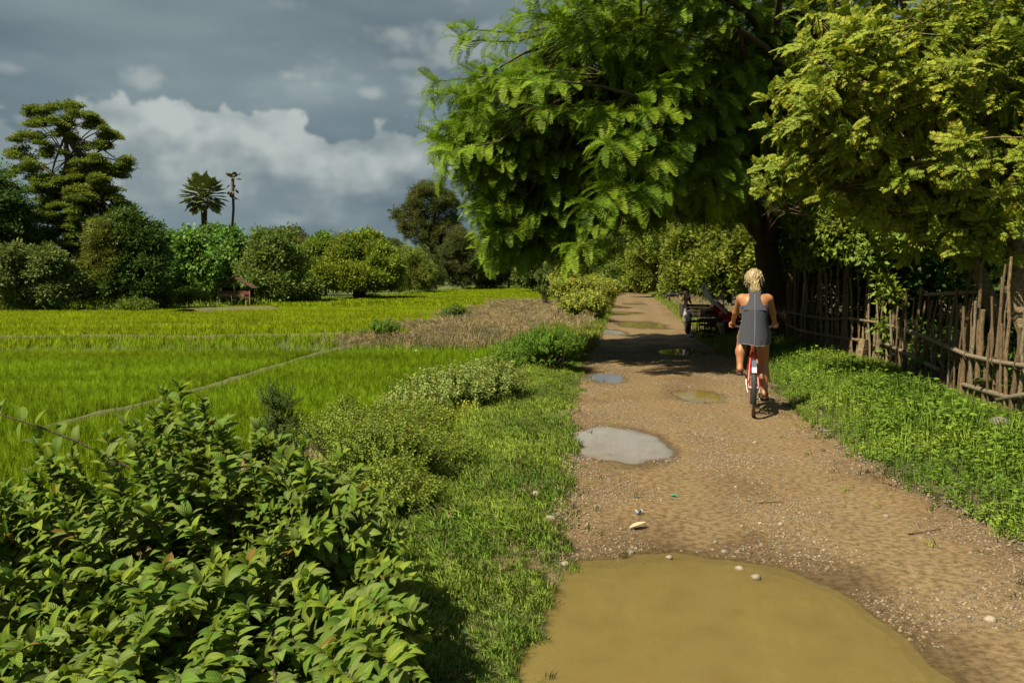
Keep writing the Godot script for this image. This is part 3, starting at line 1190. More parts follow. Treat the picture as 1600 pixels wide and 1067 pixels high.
func far_tree(called: String, label: String, depth: float, px: float, blobs: Array, mesh: Mesh, tint: Color, opts := {}) -> Node3D:
	var foot := at(px, 450, depth)
	foot.y = opts.get("ground", FIELD)
	var made := []
	var top := -99.0
	for b in blobs:
		var k := px_blob(b[0], b[1], b[2], b[3], depth, b[4] if b.size() > 4 else rf(-1.0, 1.0))
		made.append(k)
		if blobs.size() < 20:  # smaller boughs break up the outline
			for i in 4:
				var dir := rdir()
				dir.y = absf(dir.y) * 0.9 - 0.15
				made.append([k[0] + dir * k[1] * rf(0.75, 1.2), k[1] * rf(0.22, 0.5)])
		top = maxf(top, k[0].y)
	var thick: float = opts.get("trunk", 0.02 * (top - foot.y) + 0.08)
	var head: Vector3 = made[0][0] if not opts.has("head") else at(opts.head[0], opts.head[1], depth)
	var trunk := [[foot - Vector3.UP * 0.3, thick], [foot.lerp(Vector3(foot.x, head.y, head.z), 0.5), thick * 0.75], [head, thick * 0.35]]
	return crown_tree(called, label, opts.get("category", "tree"), opts.get("group", ""), foot, trunk, made, mesh, tint, opts)


func build_far_trees() -> void:
	rng.seed = 909
	var leaf_a := cluster(16, 0.3, 0.5, 0.42, 41).mesh(M.leaf)
	var leaf_b := cluster(18, 0.2, 0.55, 0.34, 42).mesh(M.gloss_leaf)
	var leaf_c := cluster(16, 0.34, 0.62, 0.46, 43, 0.5).mesh(M.leaf)
	var leaf_d := cluster(22, 0.14, 0.5, 0.3, 44).mesh(M.leaf)
	var leaf_t := cluster(20, 0.17, 0.6, 0.34, 46).mesh(M.leaf)
	# the tall tree with layered boughs
	var tiers := []
	for t in [[240, 170, 95, 16], [330, 198, 62, 15], [150, 188, 48, 11], [200, 232, 115, 17], [110, 284, 75, 20], [255, 285, 62, 16], [385, 250, 62, 17], [440, 292, 42, 13], [385, 322, 62, 17], [78, 352, 48, 14], [105, 398, 82, 26], [215, 345, 50, 13], [350, 378, 75, 24], [505, 385, 42, 17], [445, 425, 52, 20], [330, 430, 80, 30], [190, 455, 70, 28], [270, 510, 120, 50], [400, 500, 80, 45], [180, 550, 85, 48], [330, 590, 150, 60], [470, 590, 70, 50], [240, 680, 120, 60], [400, 690, 130, 70], [520, 680, 60, 60]]:
		var w: float = t[2] * 0.3937
		var n := int(w / (3.6 if t[1] < 420 else 2.2)) + 1
		for k in n:
			var u := rf(-1.0, 1.0)
			var y: float = 100 + t[1] * 0.3937 + t[3] * 0.3937 * (rf(-0.9, 0.9) + u * u * 1.3)
			var s := 1.0 if t[1] < 420 else 1.7
			tiers.append([t[0] * 0.3937 + u * w * 0.9, y, rf(4, 8.5) * s, rf(2.0, 4.2) * s, rf(-1, 1) * w * 0.035])
	far_tree("tall_tree", "tall tree with layered flat boughs rising above the thicket", 62, 108, tiers, leaf_t, Color(0.15, 0.2, 0.034), {"clump": 0.36, "per": 9, "flat": 0.42, "fill": 1.25, "level": true, "trunk": 0.3, "head": [103, 170], "size": 0.9})
	far_tree("dark_tree", "dark dense tree beside the tall layered tree", 59, 12, [[8, 340, 40, 55], [-30, 330, 50, 70], [30, 400, 38, 50], [0, 440, 60, 55], [-60, 430, 70, 70]], leaf_b, Color(0.056, 0.109, 0.025), {"clump": 0.75, "fill": 1.3})
	far_tree("thicket_shrub", "rounded grey-green shrub below the dark dense tree", 56.5, 70, [[60, 430, 46, 42], [92, 455, 48, 32], [40, 462, 40, 26]], leaf_b, Color(0.119, 0.166, 0.044), {"clump": 0.6, "fill": 1.4, "category": "shrub"})
	far_tree("thicket_tree", "yellowish tree with thin pale stems before the tall layered tree", 57, 172, [[168, 400, 34, 44], [150, 440, 30, 36], [188, 440, 32, 40], [185, 375, 26, 30], [160, 372, 20, 20]], leaf_d, Color(0.133, 0.160, 0.027), {"clump": 0.6, "fill": 1.6, "per": 18, "bark": M.pale_bark})
	far_tree("dark_shrub", "dark overhanging shrub at the end of the thicket", 58, 222, [[220, 420, 30, 50], [228, 385, 22, 36], [200, 365, 26, 30], [228, 465, 34, 24], [205, 460, 34, 28]], leaf_b, Color(0.059, 0.106, 0.020), {"clump": 0.6, "fill": 1.4, "category": "shrub"})
	for s in [[120, 484, 20, 5, "low bush on the paddy edge below the tall layered tree"], [165, 482, 26, 7, "low bush on the paddy edge below the thin pale stems"], [215, 483, 25, 6, "low bush on the paddy edge below the dark overhanging shrub"], [30, 484, 30, 6, "low bush on the paddy edge below the rounded grey-green shrub"], [262, 474, 16, 8, "small bush on the earth bank past the end of the thicket"], [300, 470, 22, 8, "wider bush on the earth bank before the creeper tree"]]:
		far_tree("field_bush", s[4], 56.0 if s[0] < 250 else 68.0, s[0], [[s[0], s[1], s[2], s[3] * 1.4]], leaf_d, Color(0.126, 0.180, 0.027), {"clump": 0.4, "fill": 1.6, "category": "bush", "group": "bushes along the paddy edge"})
	# the trees behind the hut
	far_tree("creeper_tree", "lush tree smothered in broad creeper leaves behind the hut", 79, 335, [[285, 400, 36, 36], [330, 395, 44, 34], [365, 405, 36, 36], [290, 440, 42, 36], [340, 436, 44, 34], [262, 425, 18, 36], [380, 430, 26, 34]], leaf_c, Color(0.105, 0.206, 0.037), {"clump": 0.85, "fill": 1.5, "size": 1.1})
	far_tree("leafy_tree", "grey-green leafy tree beside the wooden hut", 75, 430, [[428, 392, 34, 28], [415, 425, 30, 36], [446, 420, 28, 34], [430, 450, 42, 22], [470, 458, 22, 14]], leaf_a, Color(0.119, 0.173, 0.037), {"clump": 0.75, "fill": 1.4})
	far_tree("slim_tree", "slim upright tree with a bare lower trunk among the paddies", 103, 508, [[502, 392, 24, 26], [498, 418, 20, 22], [516, 425, 18, 20], [505, 405, 26, 30]], leaf_a, Color(0.119, 0.186, 0.025), {"clump": 0.9, "fill": 1.4})
	far_tree("brown_tree", "brownish airy tree behind the leafy tree", 108, 470, [[466, 395, 20, 26], [480, 420, 16, 26], [462, 430, 20, 24]], leaf_d, Color(0.119, 0.126, 0.031), {"clump": 0.7, "fill": 1.0})
	far_tree("mango_tree", "round dense tree with a short thick trunk standing in the paddies", 86, 563, [[563, 402, 40, 32], [540, 420, 28, 28], [590, 418, 32, 32], [530, 435, 20, 18], [563, 434, 46, 20], [605, 435, 20, 20]], leaf_a, Color(0.140, 0.193, 0.018), {"clump": 0.75, "fill": 1.7, "trunk": 0.75, "low": FIELD + 1.2, "head": [563, 425]})
	far_tree("pale_tree", "pale yellow-green tree with loose boughs behind the round tree", 112, 640, [[628, 415, 26, 26], [648, 410, 24, 22], [655, 432, 22, 20], [630, 438, 24, 18]], leaf_d, Color(0.168, 0.219, 0.037), {"clump": 0.9, "per": 20, "fill": 1.4})
	far_tree("airy_tree", "tall airy tree with sky showing through its rounded crown", 140, 676, [[672, 312, 34, 24], [700, 325, 22, 30], [640, 340, 22, 20], [660, 362, 26, 22], [700, 362, 20, 26], [680, 395, 26, 34], [676, 425, 24, 24]], leaf_d, Color(0.091, 0.110, 0.027), {"clump": 1.0, "per": 17, "fill": 1.25, "size": 1.25, "trunk": 0.5, "head": [680, 330]})
	far_tree("dusky_tree", "dark grey-green tree beside the tall airy tree", 136, 722, [[722, 380, 26, 22], [735, 400, 16, 26], [708, 400, 20, 28], [722, 424, 30, 20]], leaf_d, Color(0.084, 0.106, 0.030), {"clump": 0.95, "per": 18, "fill": 1.3, "size": 1.25})
	far_tree("bent_tree", "small dark tree leaning out beyond the dusky tree", 150, 795, [[795, 400, 32, 22], [772, 428, 26, 16], [815, 420, 30, 26]], leaf_d, Color(0.077, 0.113, 0.027), {"clump": 1.0, "per": 18, "fill": 1.3, "size": 1.3})
	for e in [[250, 92, 400, 20, 30, "slender dark tree in the gap between thicket and creeper tree"], [455, 118, 385, 22, 26, "dark tree rising behind the leafy tree by the hut"], [540, 124, 392, 26, 24, "dull green tree half hidden behind the round paddy tree"], [612, 128, 402, 24, 24, "dull green tree filling the gap beside the pale tree"], [655, 132, 418, 30, 18, "low dull green trees under the tall airy tree"], [760, 150, 425, 22, 14, "low dull green tree past the dusky tree"]]:
		far_tree("paddy_tree", e[5], e[1], e[0], [[e[0], e[2], e[3], e[4]], [e[0] + 8, e[2] + e[4] * 0.7, e[3] * 1.1, e[4] * 0.8], [e[0] - 9, e[2] + e[4] * 0.9, e[3], e[4] * 0.7]], leaf_b if e[0] < 500 else leaf_d, Color(0.075, 0.105, 0.026), {"clump": 0.95, "per": 17, "fill": 1.3, "size": 1.2})
	# behind the big tree over the road
	for t in [[850, 118, 410, 30, "dark green tree behind the sapling at the end of the dry grass"], [905, 100, 395, 36, "dark green tree behind the tall yellow-green roadside shrub"], [950, 92, 410, 34, "dark green tree behind the low yellow-green roadside shrub"], [985, 84, 425, 26, "dark green tree where the road disappears"]]:
		far_tree("roadside_tree", t[4], t[1], t[0], [[t[0], t[2], t[3], t[3] * 0.8], [t[0] - 12, t[2] + 22, t[3], t[3] * 0.7], [t[0] + 14, t[2] + 20, t[3] * 0.9, t[3] * 0.7]], leaf_a, Color(0.098, 0.140, 0.025), {"clump": 0.9, "fill": 1.3, "ground": -0.4, "group": "trees where the road ends"})
	var rights := [[1030, 66, 400, 34, "bright bushy tree with arching boughs past the parked cart"], [1085, 56, 405, 40, "broad sunlit tree behind the dog"], [1140, 46, 400, 44, "leafy tree behind the red tractor handles"], [1200, 42, 395, 50, "dense tree standing behind the trunk of the great tree"], [1010, 78, 385, 26, "yellow-green tree overhanging the far end of the road"]]
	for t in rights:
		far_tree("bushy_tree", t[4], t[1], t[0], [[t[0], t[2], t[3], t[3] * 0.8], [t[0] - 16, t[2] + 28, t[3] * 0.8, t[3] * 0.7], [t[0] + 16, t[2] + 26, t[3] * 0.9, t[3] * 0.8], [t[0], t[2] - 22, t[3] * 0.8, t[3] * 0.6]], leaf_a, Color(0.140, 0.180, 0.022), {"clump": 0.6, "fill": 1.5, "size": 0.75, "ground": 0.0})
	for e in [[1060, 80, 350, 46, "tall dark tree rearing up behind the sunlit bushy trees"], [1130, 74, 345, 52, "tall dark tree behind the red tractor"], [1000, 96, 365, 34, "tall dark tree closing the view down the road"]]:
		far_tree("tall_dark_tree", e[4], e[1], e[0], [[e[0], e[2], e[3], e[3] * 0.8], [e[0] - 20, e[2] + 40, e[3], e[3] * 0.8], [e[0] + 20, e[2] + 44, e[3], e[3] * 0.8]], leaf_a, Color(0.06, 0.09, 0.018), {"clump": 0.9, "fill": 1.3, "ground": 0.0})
	# one far-off wood along the horizon
	var places := []
	var tints := []
	for i in 5200:
		var d := rf(190, 240)
		var x := rf(-0.85, 0.85) * d
		var h := 5.0 + 7.0 * maxf(0.0, 0.4 + rough_noise.get_noise_1d(x * 1.6))
		places.append(Transform3D(basis_up(Vector3.UP + rdir(), rf(0, TAU)).scaled(Vector3.ONE * rf(2.2, 4.0)), Vector3(x, FIELD + h * rf(0, 1), -d)))
		tints.append(Color(0.06, 0.09, 0.025) * rf(0.7, 1.2))
	tag(copies("distant_trees", leaf_a, places, tints, self), "distant belt of trees along the horizon behind the fields", "trees", "", "stuff")
	# trees behind the bamboo fence
	var dens := cluster(14, 0.16, 0.55, 0.26, 45, 0.3).mesh(M.gloss_leaf)
	var spots := [[Vector3(9.6, 0, -23.5), 3.2, 4.2, "dark tree behind the far stretch of the bamboo fence"], [Vector3(10.2, 0, -17), 2.9, 3.8, "dark tree in the yard behind the creeper shrub"], [Vector3(10.6, 0, -12.3), 2.6, 3.6, "dark tree in the yard behind the leaning trunk"], [Vector3(13.6, 0, -17), 3.6, 5.0, "large dark tree at the back of the yard"], [Vector3(13.0, 0, -30), 3.4, 4.5, "dark tree past the end of the bamboo fence"]]
	for s in spots:
		var c: Vector3 = s[0] + Vector3.UP * s[2]
		var r: float = s[1]
		crown_tree("yard_tree", s[3], "tree", "", s[0], [[s[0] - Vector3.UP * 0.2, 0.24], [s[0] + Vector3(0.1, s[2] * 0.5, 0), 0.18], [c, 0.08]], [[c, Vector3(r, r * 0.8, r)], [c + Vector3(-0.5, -r * 0.6, 0.5), Vector3(r * 0.8, r * 0.6, r * 0.8)], [c + Vector3(0.4, r * 0.6, 0), Vector3(r * 0.75, r * 0.6, r * 0.75)]], dens, Color(0.045, 0.085, 0.016), {"clump": 0.6, "per": 17, "fill": 1.0, "low": 0.5})


func fan_leaf(sd: int) -> MB:
	var mb := MB.new()
	rng.seed = sd
	mb.col = Color(0.9, 0.9, 0.6)
	mb.tube([Vector3.ZERO, Vector3(0, 0.06, 0.5), Vector3(0, 0.02, 0.9)], [0.03, 0.022, 0.015], 4, false)
	for i in 25:
		var f := lerpf(-2.1, 2.1, i / 24.0)
		var o := Vector3(sin(f), rf(-0.05, 0.1), cos(f))
		var k := rf(0.75, 1.2)
		mb.col = Color(k, k, k)
		mb.leaflet(Vector3(0, 0.02, 0.9), o.normalized(), Vector3.UP, 0.52 * rf(0.85, 1.1) * (1.0 - 0.12 * absf(f)), 0.2, 0.3)
	return mb


func build_palms() -> void:
	rng.seed = 77
	var d := 84.0
	var foot := at(320, 450, d)
	foot.y = FIELD
	var o := thing("sugar_palm", "sugar palm with a round head of fan leaves above the creepers", "palm tree", foot)
	var head := at(318, 321, d) - foot
	var tr := MB.new()
	tr.tube([Vector3.ZERO, head * 0.4 + Vector3(0.1, 0, 0), head * 0.8, head], [0.36, 0.27, 0.26, 0.3], 9)
	put("trunk", tr, M.bark, o)
	var fan := fan_leaf(61)
	var green := plain(0.15, 0.18, 0.04, 0.5)
	green.vertex_color_use_as_albedo = true
	var tan := plain(0.16, 0.11, 0.06, 0.85)
	tan.vertex_color_use_as_albedo = true
	var gm := fan.mesh(green)
	for i in 70:
		var y := 1.0 - 1.8 * (i + 0.5) / 70.0
		var f := i * 2.4
		var s := sqrt(1.0 - y * y)
		var dir := Vector3(cos(f) * s, y, sin(f) * s).normalized()
		var leaf := part("fan_leaf", gm, o, tan if y < -0.78 else null)
		leaf.transform = Transform3D(basis_along(dir, Vector3.UP + Vector3(0.01, 0, 0)).scaled(Vector3.ONE * rf(1.4, 1.65)), head + Vector3(0, 0.9, 0) + dir * 0.15)
	var dead := at(361, 450, d + 2)
	dead.y = FIELD
	o = thing("dead_palm", "slender dying palm with a small ragged head beside the sugar palm", "palm tree", dead)
	head = at(363, 280, d + 2) - dead
	tr = MB.new()
	tr.tube([Vector3.ZERO, head * 0.4 + Vector3(-0.15, 0, 0), head * 0.75 + Vector3(0.1, 0, 0), head], [0.16, 0.12, 0.12, 0.15], 8)
	put("trunk", tr, M.bark, o)
	var tm := fan.mesh(tan)
	for i in 22:
		var f := i * 2.4
		var dir := Vector3(cos(f), rf(-0.1, 1.0) if i < 14 else rf(-1.8, -0.6), sin(f)).normalized()
		var leaf := part("fan_leaf", tm if i > 4 else gm, o)
		leaf.transform = Transform3D(basis_along(dir, Vector3.UP + Vector3(0.01, 0, 0)).scaled(Vector3.ONE * rf(0.5, 0.75)), head - Vector3.UP * (0.0 if i < 14 else rf(0.2, 1.6)))


# ---------------------------------------------------------------- the great tree over the road
func feather_frond(pairs: int, length: float, width: float, sd: int, droop: float) -> MB:
	# a twice-feathered leaf: a bowed midrib and its comb of fine side fronds
	var mb := MB.new()
	rng.seed = sd
	var pts := []
	var dirs := []
	var p := Vector3.ZERO
	var d := Vector3(0, 0.25, 1).normalized()
	var n := 7
	for i in n:
		pts.append(p)
		dirs.append(d)
		d = d.rotated(Vector3.RIGHT, droop / n)
		p += d * length / (n - 1.0)
	mb.col = Color(1.5, 1.25, 1.3)
	mb.tube(pts, [0.004, 0.0036, 0.003, 0.0028, 0.0024, 0.002, 0.001], 3, false)
	for i in pairs:
		var t := (i + 1.0) / (pairs + 0.5)
		var f := t * (n - 1)
		var k := mini(int(f), n - 2)
		var at_: Vector3 = pts[k].lerp(pts[k + 1], f - k)
		var fw: Vector3 = dirs[k]
		var up := fw.cross(Vector3.RIGHT) * -1.0
		var w := width * pow(sin(PI * clampf(pow(t, 0.8) * 0.93 + 0.05, 0.0, 1.0)), 0.7)
		for s in [-1.0, 1.0]:
			var tone := rf(0.85, 1.12)
			mb.col = Color(tone * lerpf(0.9, 1.2, t), tone, tone)
			var o = (Vector3.RIGHT * s + fw * 0.45 - up * rf(0.1, 0.3)).normalized()
			var gap := length / pairs * 0.38
			var l := w * 0.5 * rf(0.92, 1.08)
			var q := fw * gap
			var nn: Vector3 = (up + fw * rf(-0.3, 0.2) + o * 0.15).normalized()
			var a: int = mb.vert(at_ - q * 0.6, nn)
			mb.vert(at_ + q * 0.6, nn)
			mb.vert(at_ + o * l * 0.55 - q * 0.95, nn)
			mb.vert(at_ + o * l * 0.55 + q * 0.95, nn)
			mb.vert(at_ + o * l - up * l * 0.1, (nn + o * 0.3).normalized())
			mb.tri(a, a + 1, a + 2)
			mb.tri(a + 1, a + 3, a + 2)
			mb.tri(a + 2, a + 3, a + 4)
	return mb


func build_great_tree() -> void:
	rng.seed = 3003
	var foot := Vector3(6.1, 0.03, -20.6)
	var o := thing("flame_tree", "great feather-leaved tree spreading its crown over the road", "tree", foot)
	var c := Vector3(4.2, 4.5, -16.7)
	var r := Vector3(5.5, 4.8, 5.4)
	var fork := Vector3(5.7, 2.3, -20.2)
	var tr := MB.new()
	tr.tube([foot - foot - Vector3.UP * 0.2, Vector3(-0.05, 0.4, 0.05), Vector3(-0.2, 1.3, 0.2), fork - foot], [0.5, 0.36, 0.3, 0.27], 12)
	tr.tube([Vector3(0.1, 0.2, -0.1), Vector3(0.5, 1.2, -0.2), Vector3(1.0, 2.6, -0.1)], [0.3, 0.24, 0.18], 10)
	put("trunk", tr, M.bark, o)
	var limbs := MB.new()
	var ends := []
	for i in 34:
		var y := rf(-0.15, 0.75)
		var f := i * 2.4
		var s := sqrt(1.0 - y * y)
		var e := c + Vector3(cos(f) * s, y, sin(f) * s) * r * rf(0.5, 0.68)
		if e.y < 2.6:
			e.y = 2.6
		ends.append(e)
		var from := fork if i % 3 else fork + Vector3(0.9, 0.4, 0.4)
		var mid := from.lerp(e, 0.5) + Vector3.UP * from.distance_to(e) * 0.16 + rdir() * 0.25
		limbs.tube([from - foot, from.lerp(mid, 0.5) - foot + Vector3.UP * 0.12, mid - foot, mid.lerp(e, 0.55) - foot + Vector3.UP * 0.1, e - foot], [0.15, 0.12, 0.085, 0.06, 0.035], 7, false)
	var kinds := []
	for k in 3:
		kinds.append(feather_frond(20, [0.46, 0.41, 0.52][k], [0.235, 0.21, 0.25][k], 71 + k, [1.35, 1.65, 1.1][k]))
	var bare := [StandardMaterial3D.new(), StandardMaterial3D.new(), StandardMaterial3D.new()]
	var tone := [Color(0.15, 0.25, 0.018), Color(0.11, 0.2, 0.018), Color(0.205, 0.3, 0.02)]
	for k in 3:
		bare[k] = M.leaf.duplicate()
		bare[k].albedo_color = srgb(tone[k].r, tone[k].g, tone[k].b)
	var meshes := []
	for k in kinds:
		meshes.append(k.mesh(M.leaf))
	var tips := []
	while tips.size() < 1250:
		var dir := rdir()
		var p := c + dir * r * (1.0 - 0.55 * pow(rf(0, 1), 1.6)) * (1.0 + 0.3 * rough_noise.get_noise_3d(dir.x * 60.0, dir.y * 60.0, dir.z * 60.0))
		var floor_y := lerpf(1.75, 2.9, smoothstep(-1.5, 3.5, p.x)) + 0.3 * rough_noise.get_noise_2d(p.x * 40.0, p.z * 40.0)
		if p.x < 1.0 and p.y < floor_y + 1.6 and p.z > -16.5:
			continue
		p.x = maxf(p.x, -1.4 + rf(0.0, 0.5))
		if p.y > 5.15 + 0.69 * (p.x + 1.26):
			continue
		if p.y < floor_y or p.y > 6.6 and rf(0, 1) < 0.75:
			continue
		var front := -11.9 - 0.95 * maxf(0.0, p.x - 0.4)
		if p.z > front:
			p.z = front - rf(0.0, 1.0)
		tips.append([p, dir, p.distance_to(EYE) - 3.0 * maxf(0.0, dir.z)])
	for i in 150:  # the low boughs on the open side
		var y := rf(1.9, 4.4)
		var p := Vector3(lerpf(-0.35, -1.05, (y - 1.9) / 2.5) + 2.2 * pow(rf(0, 1), 1.5), y, rf(-18.0, -15.2))
		tips.append([p, Vector3(-0.8, 0.05, 0.5), p.distance_to(EYE) - 1.5])
	tips.sort_custom(func(a, b): return a[2] < b[2])
	var places := [[], [], []]
	var tints := [[], [], []]
	var single := 0
	for t in tips:
		var p: Vector3 = t[0]
		var out: Vector3 = t[1]
		var best: Vector3 = ends[0]
		for e in ends:
			if e.distance_to(p) < best.distance_to(p):
				best = e
		var grow := (p - best).normalized()
		grow = (grow * 0.4 + Vector3(out.x, clampf(out.y, -0.1, 0.5) * 0.6, out.z) * 0.7 + Vector3(-0.4, -0.14, 0.22)).normalized()
		var r0 := 0.01 + 0.007 * best.distance_to(p)
		limbs.tube([best - foot, best.lerp(p - grow * 0.7, 0.6) + Vector3.UP * 0.08 - foot, p - grow * 0.9 - foot, p - foot], [r0, r0 * 0.75, 0.011, 0.006], 4, false)
		var lift := rf(0.86, 1.15)
		var side := grow.cross(Vector3.UP).normalized()
		var up := side.cross(grow)
		var jobs := []
		for k in 7:
			var f := TAU * k / 7.0 + rf(-0.3, 0.3)
			jobs.append([p - grow * rf(0, 0.08), (side * cos(f) + up * sin(f) * 0.55 + grow * rf(0.35, 0.9)).normalized()])
		for k in 9:
			var s := 1.0 if k % 2 else -1.0
			jobs.append([p - grow * (0.12 + 0.075 * k) + Vector3(0, -0.004 * k, 0), (side * s * rf(0.6, 1.0) + grow * rf(0.3, 0.7) + up * rf(-0.35, 0.25)).normalized()])
		for j in jobs:
			var k := rng.randi() % 3
			var xf := Transform3D(basis_along(j[1], Vector3.UP + Vector3(out.x, absf(out.y), out.z) * 0.4 + rdir() * 0.3).scaled(Vector3.ONE * rf(0.85, 1.25)), j[0] - foot)
			if single < 300:
				part("frond", meshes[k], o, bare[rng.randi() % 3]).transform = xf
				single += 1
			else:
				places[k].append(xf)
				var q := lift * rf(0.85, 1.15)
				var base: Color = tone[0].lerp(tone[1 + rng.randi() % 2], rf(0, 0.8))
				tints[k].append(base * q)
	put("limbs", limbs, M.bark, o)
	for k in 3:
		copies("crown", meshes[k], places[k], tints[k], o)
	# a spray of red flowers at the tip of one low bough
	var red := plain(0.42, 0.035, 0.02, 0.5)
	var fl := MB.new()
	for k in 5:
		var f := TAU * k / 5.0
		fl.leaf(Vector3.ZERO, Vector3(cos(f), 0.5, sin(f)).normalized(), Vector3.UP, 0.055, 0.045, 0.8, 0.1, 3)
	var fm := fl.mesh(red)
	for q in [[726, 276], [736, 272], [748, 281], [757, 285], [768, 276], [762, 289], [731, 285]]:
		var b := part("flower", fm, o)
		b.transform = Transform3D(Basis.from_euler(Vector3(rf(-1, 1), rf(0, TAU), rf(-1, 1))).scaled(Vector3.ONE * 1.3), at(q[0], q[1], 18.0) - foot)
	var stem := MB.new()
	stem.tube([at(725, 278, 18.0) - foot, at(765, 284, 18.0) - foot, at(830, 290, 18.2) - foot], [0.008, 0.012, 0.02], 5, false)
	put("flower_stem", stem, M.bark, o)


# ---------------------------------------------------------------- the yellow-green tree over the fence
func pinnate_frond(pairs: int, length: float, leaf: float, sd: int, ripe: bool) -> MB:
	var mb := MB.new()
	rng.seed = sd
	var p := Vector3.ZERO
	var d := Vector3(0, 0.2, 1).normalized()
	var pts := [p]
	for i in pairs:
		d = d.rotated(Vector3.RIGHT, 0.9 / pairs)
		p += d * length / pairs
		pts.append(p)
		var t := (i + 1.0) / pairs
		for s in [-1.0, 1.0]:
			var k := rf(0.82, 1.15)
			mb.col = Color(k, k, k)
			if t > 0.88 and ripe:
				mb.col = Color(1.9, 0.75, 0.6)
			elif t > 0.82 and ripe:
				mb.col = Color(1.3, 0.98, 0.9)
			var l := leaf * lerpf(1.0, 0.7, absf(t - 0.45) * 2.0) * rf(0.9, 1.1)
			var o = (Vector3.RIGHT * s + d * 0.5 + Vector3.UP * rf(-0.3, 0.15)).normalized()
			mb.leaflet(p - d * rf(0, 0.5) * length / pairs, o, (Vector3.UP.rotated(d, rf(-0.7, 0.7)) + d * rf(-0.5, 0.5)).normalized(), l, l * 0.6, 0.2)
	mb.col = Color(1.1, 0.7, 0.7)
	mb.tube(pts, [0.0035, 0.003, 0.002, 0.0015], 3, false)
	return mb


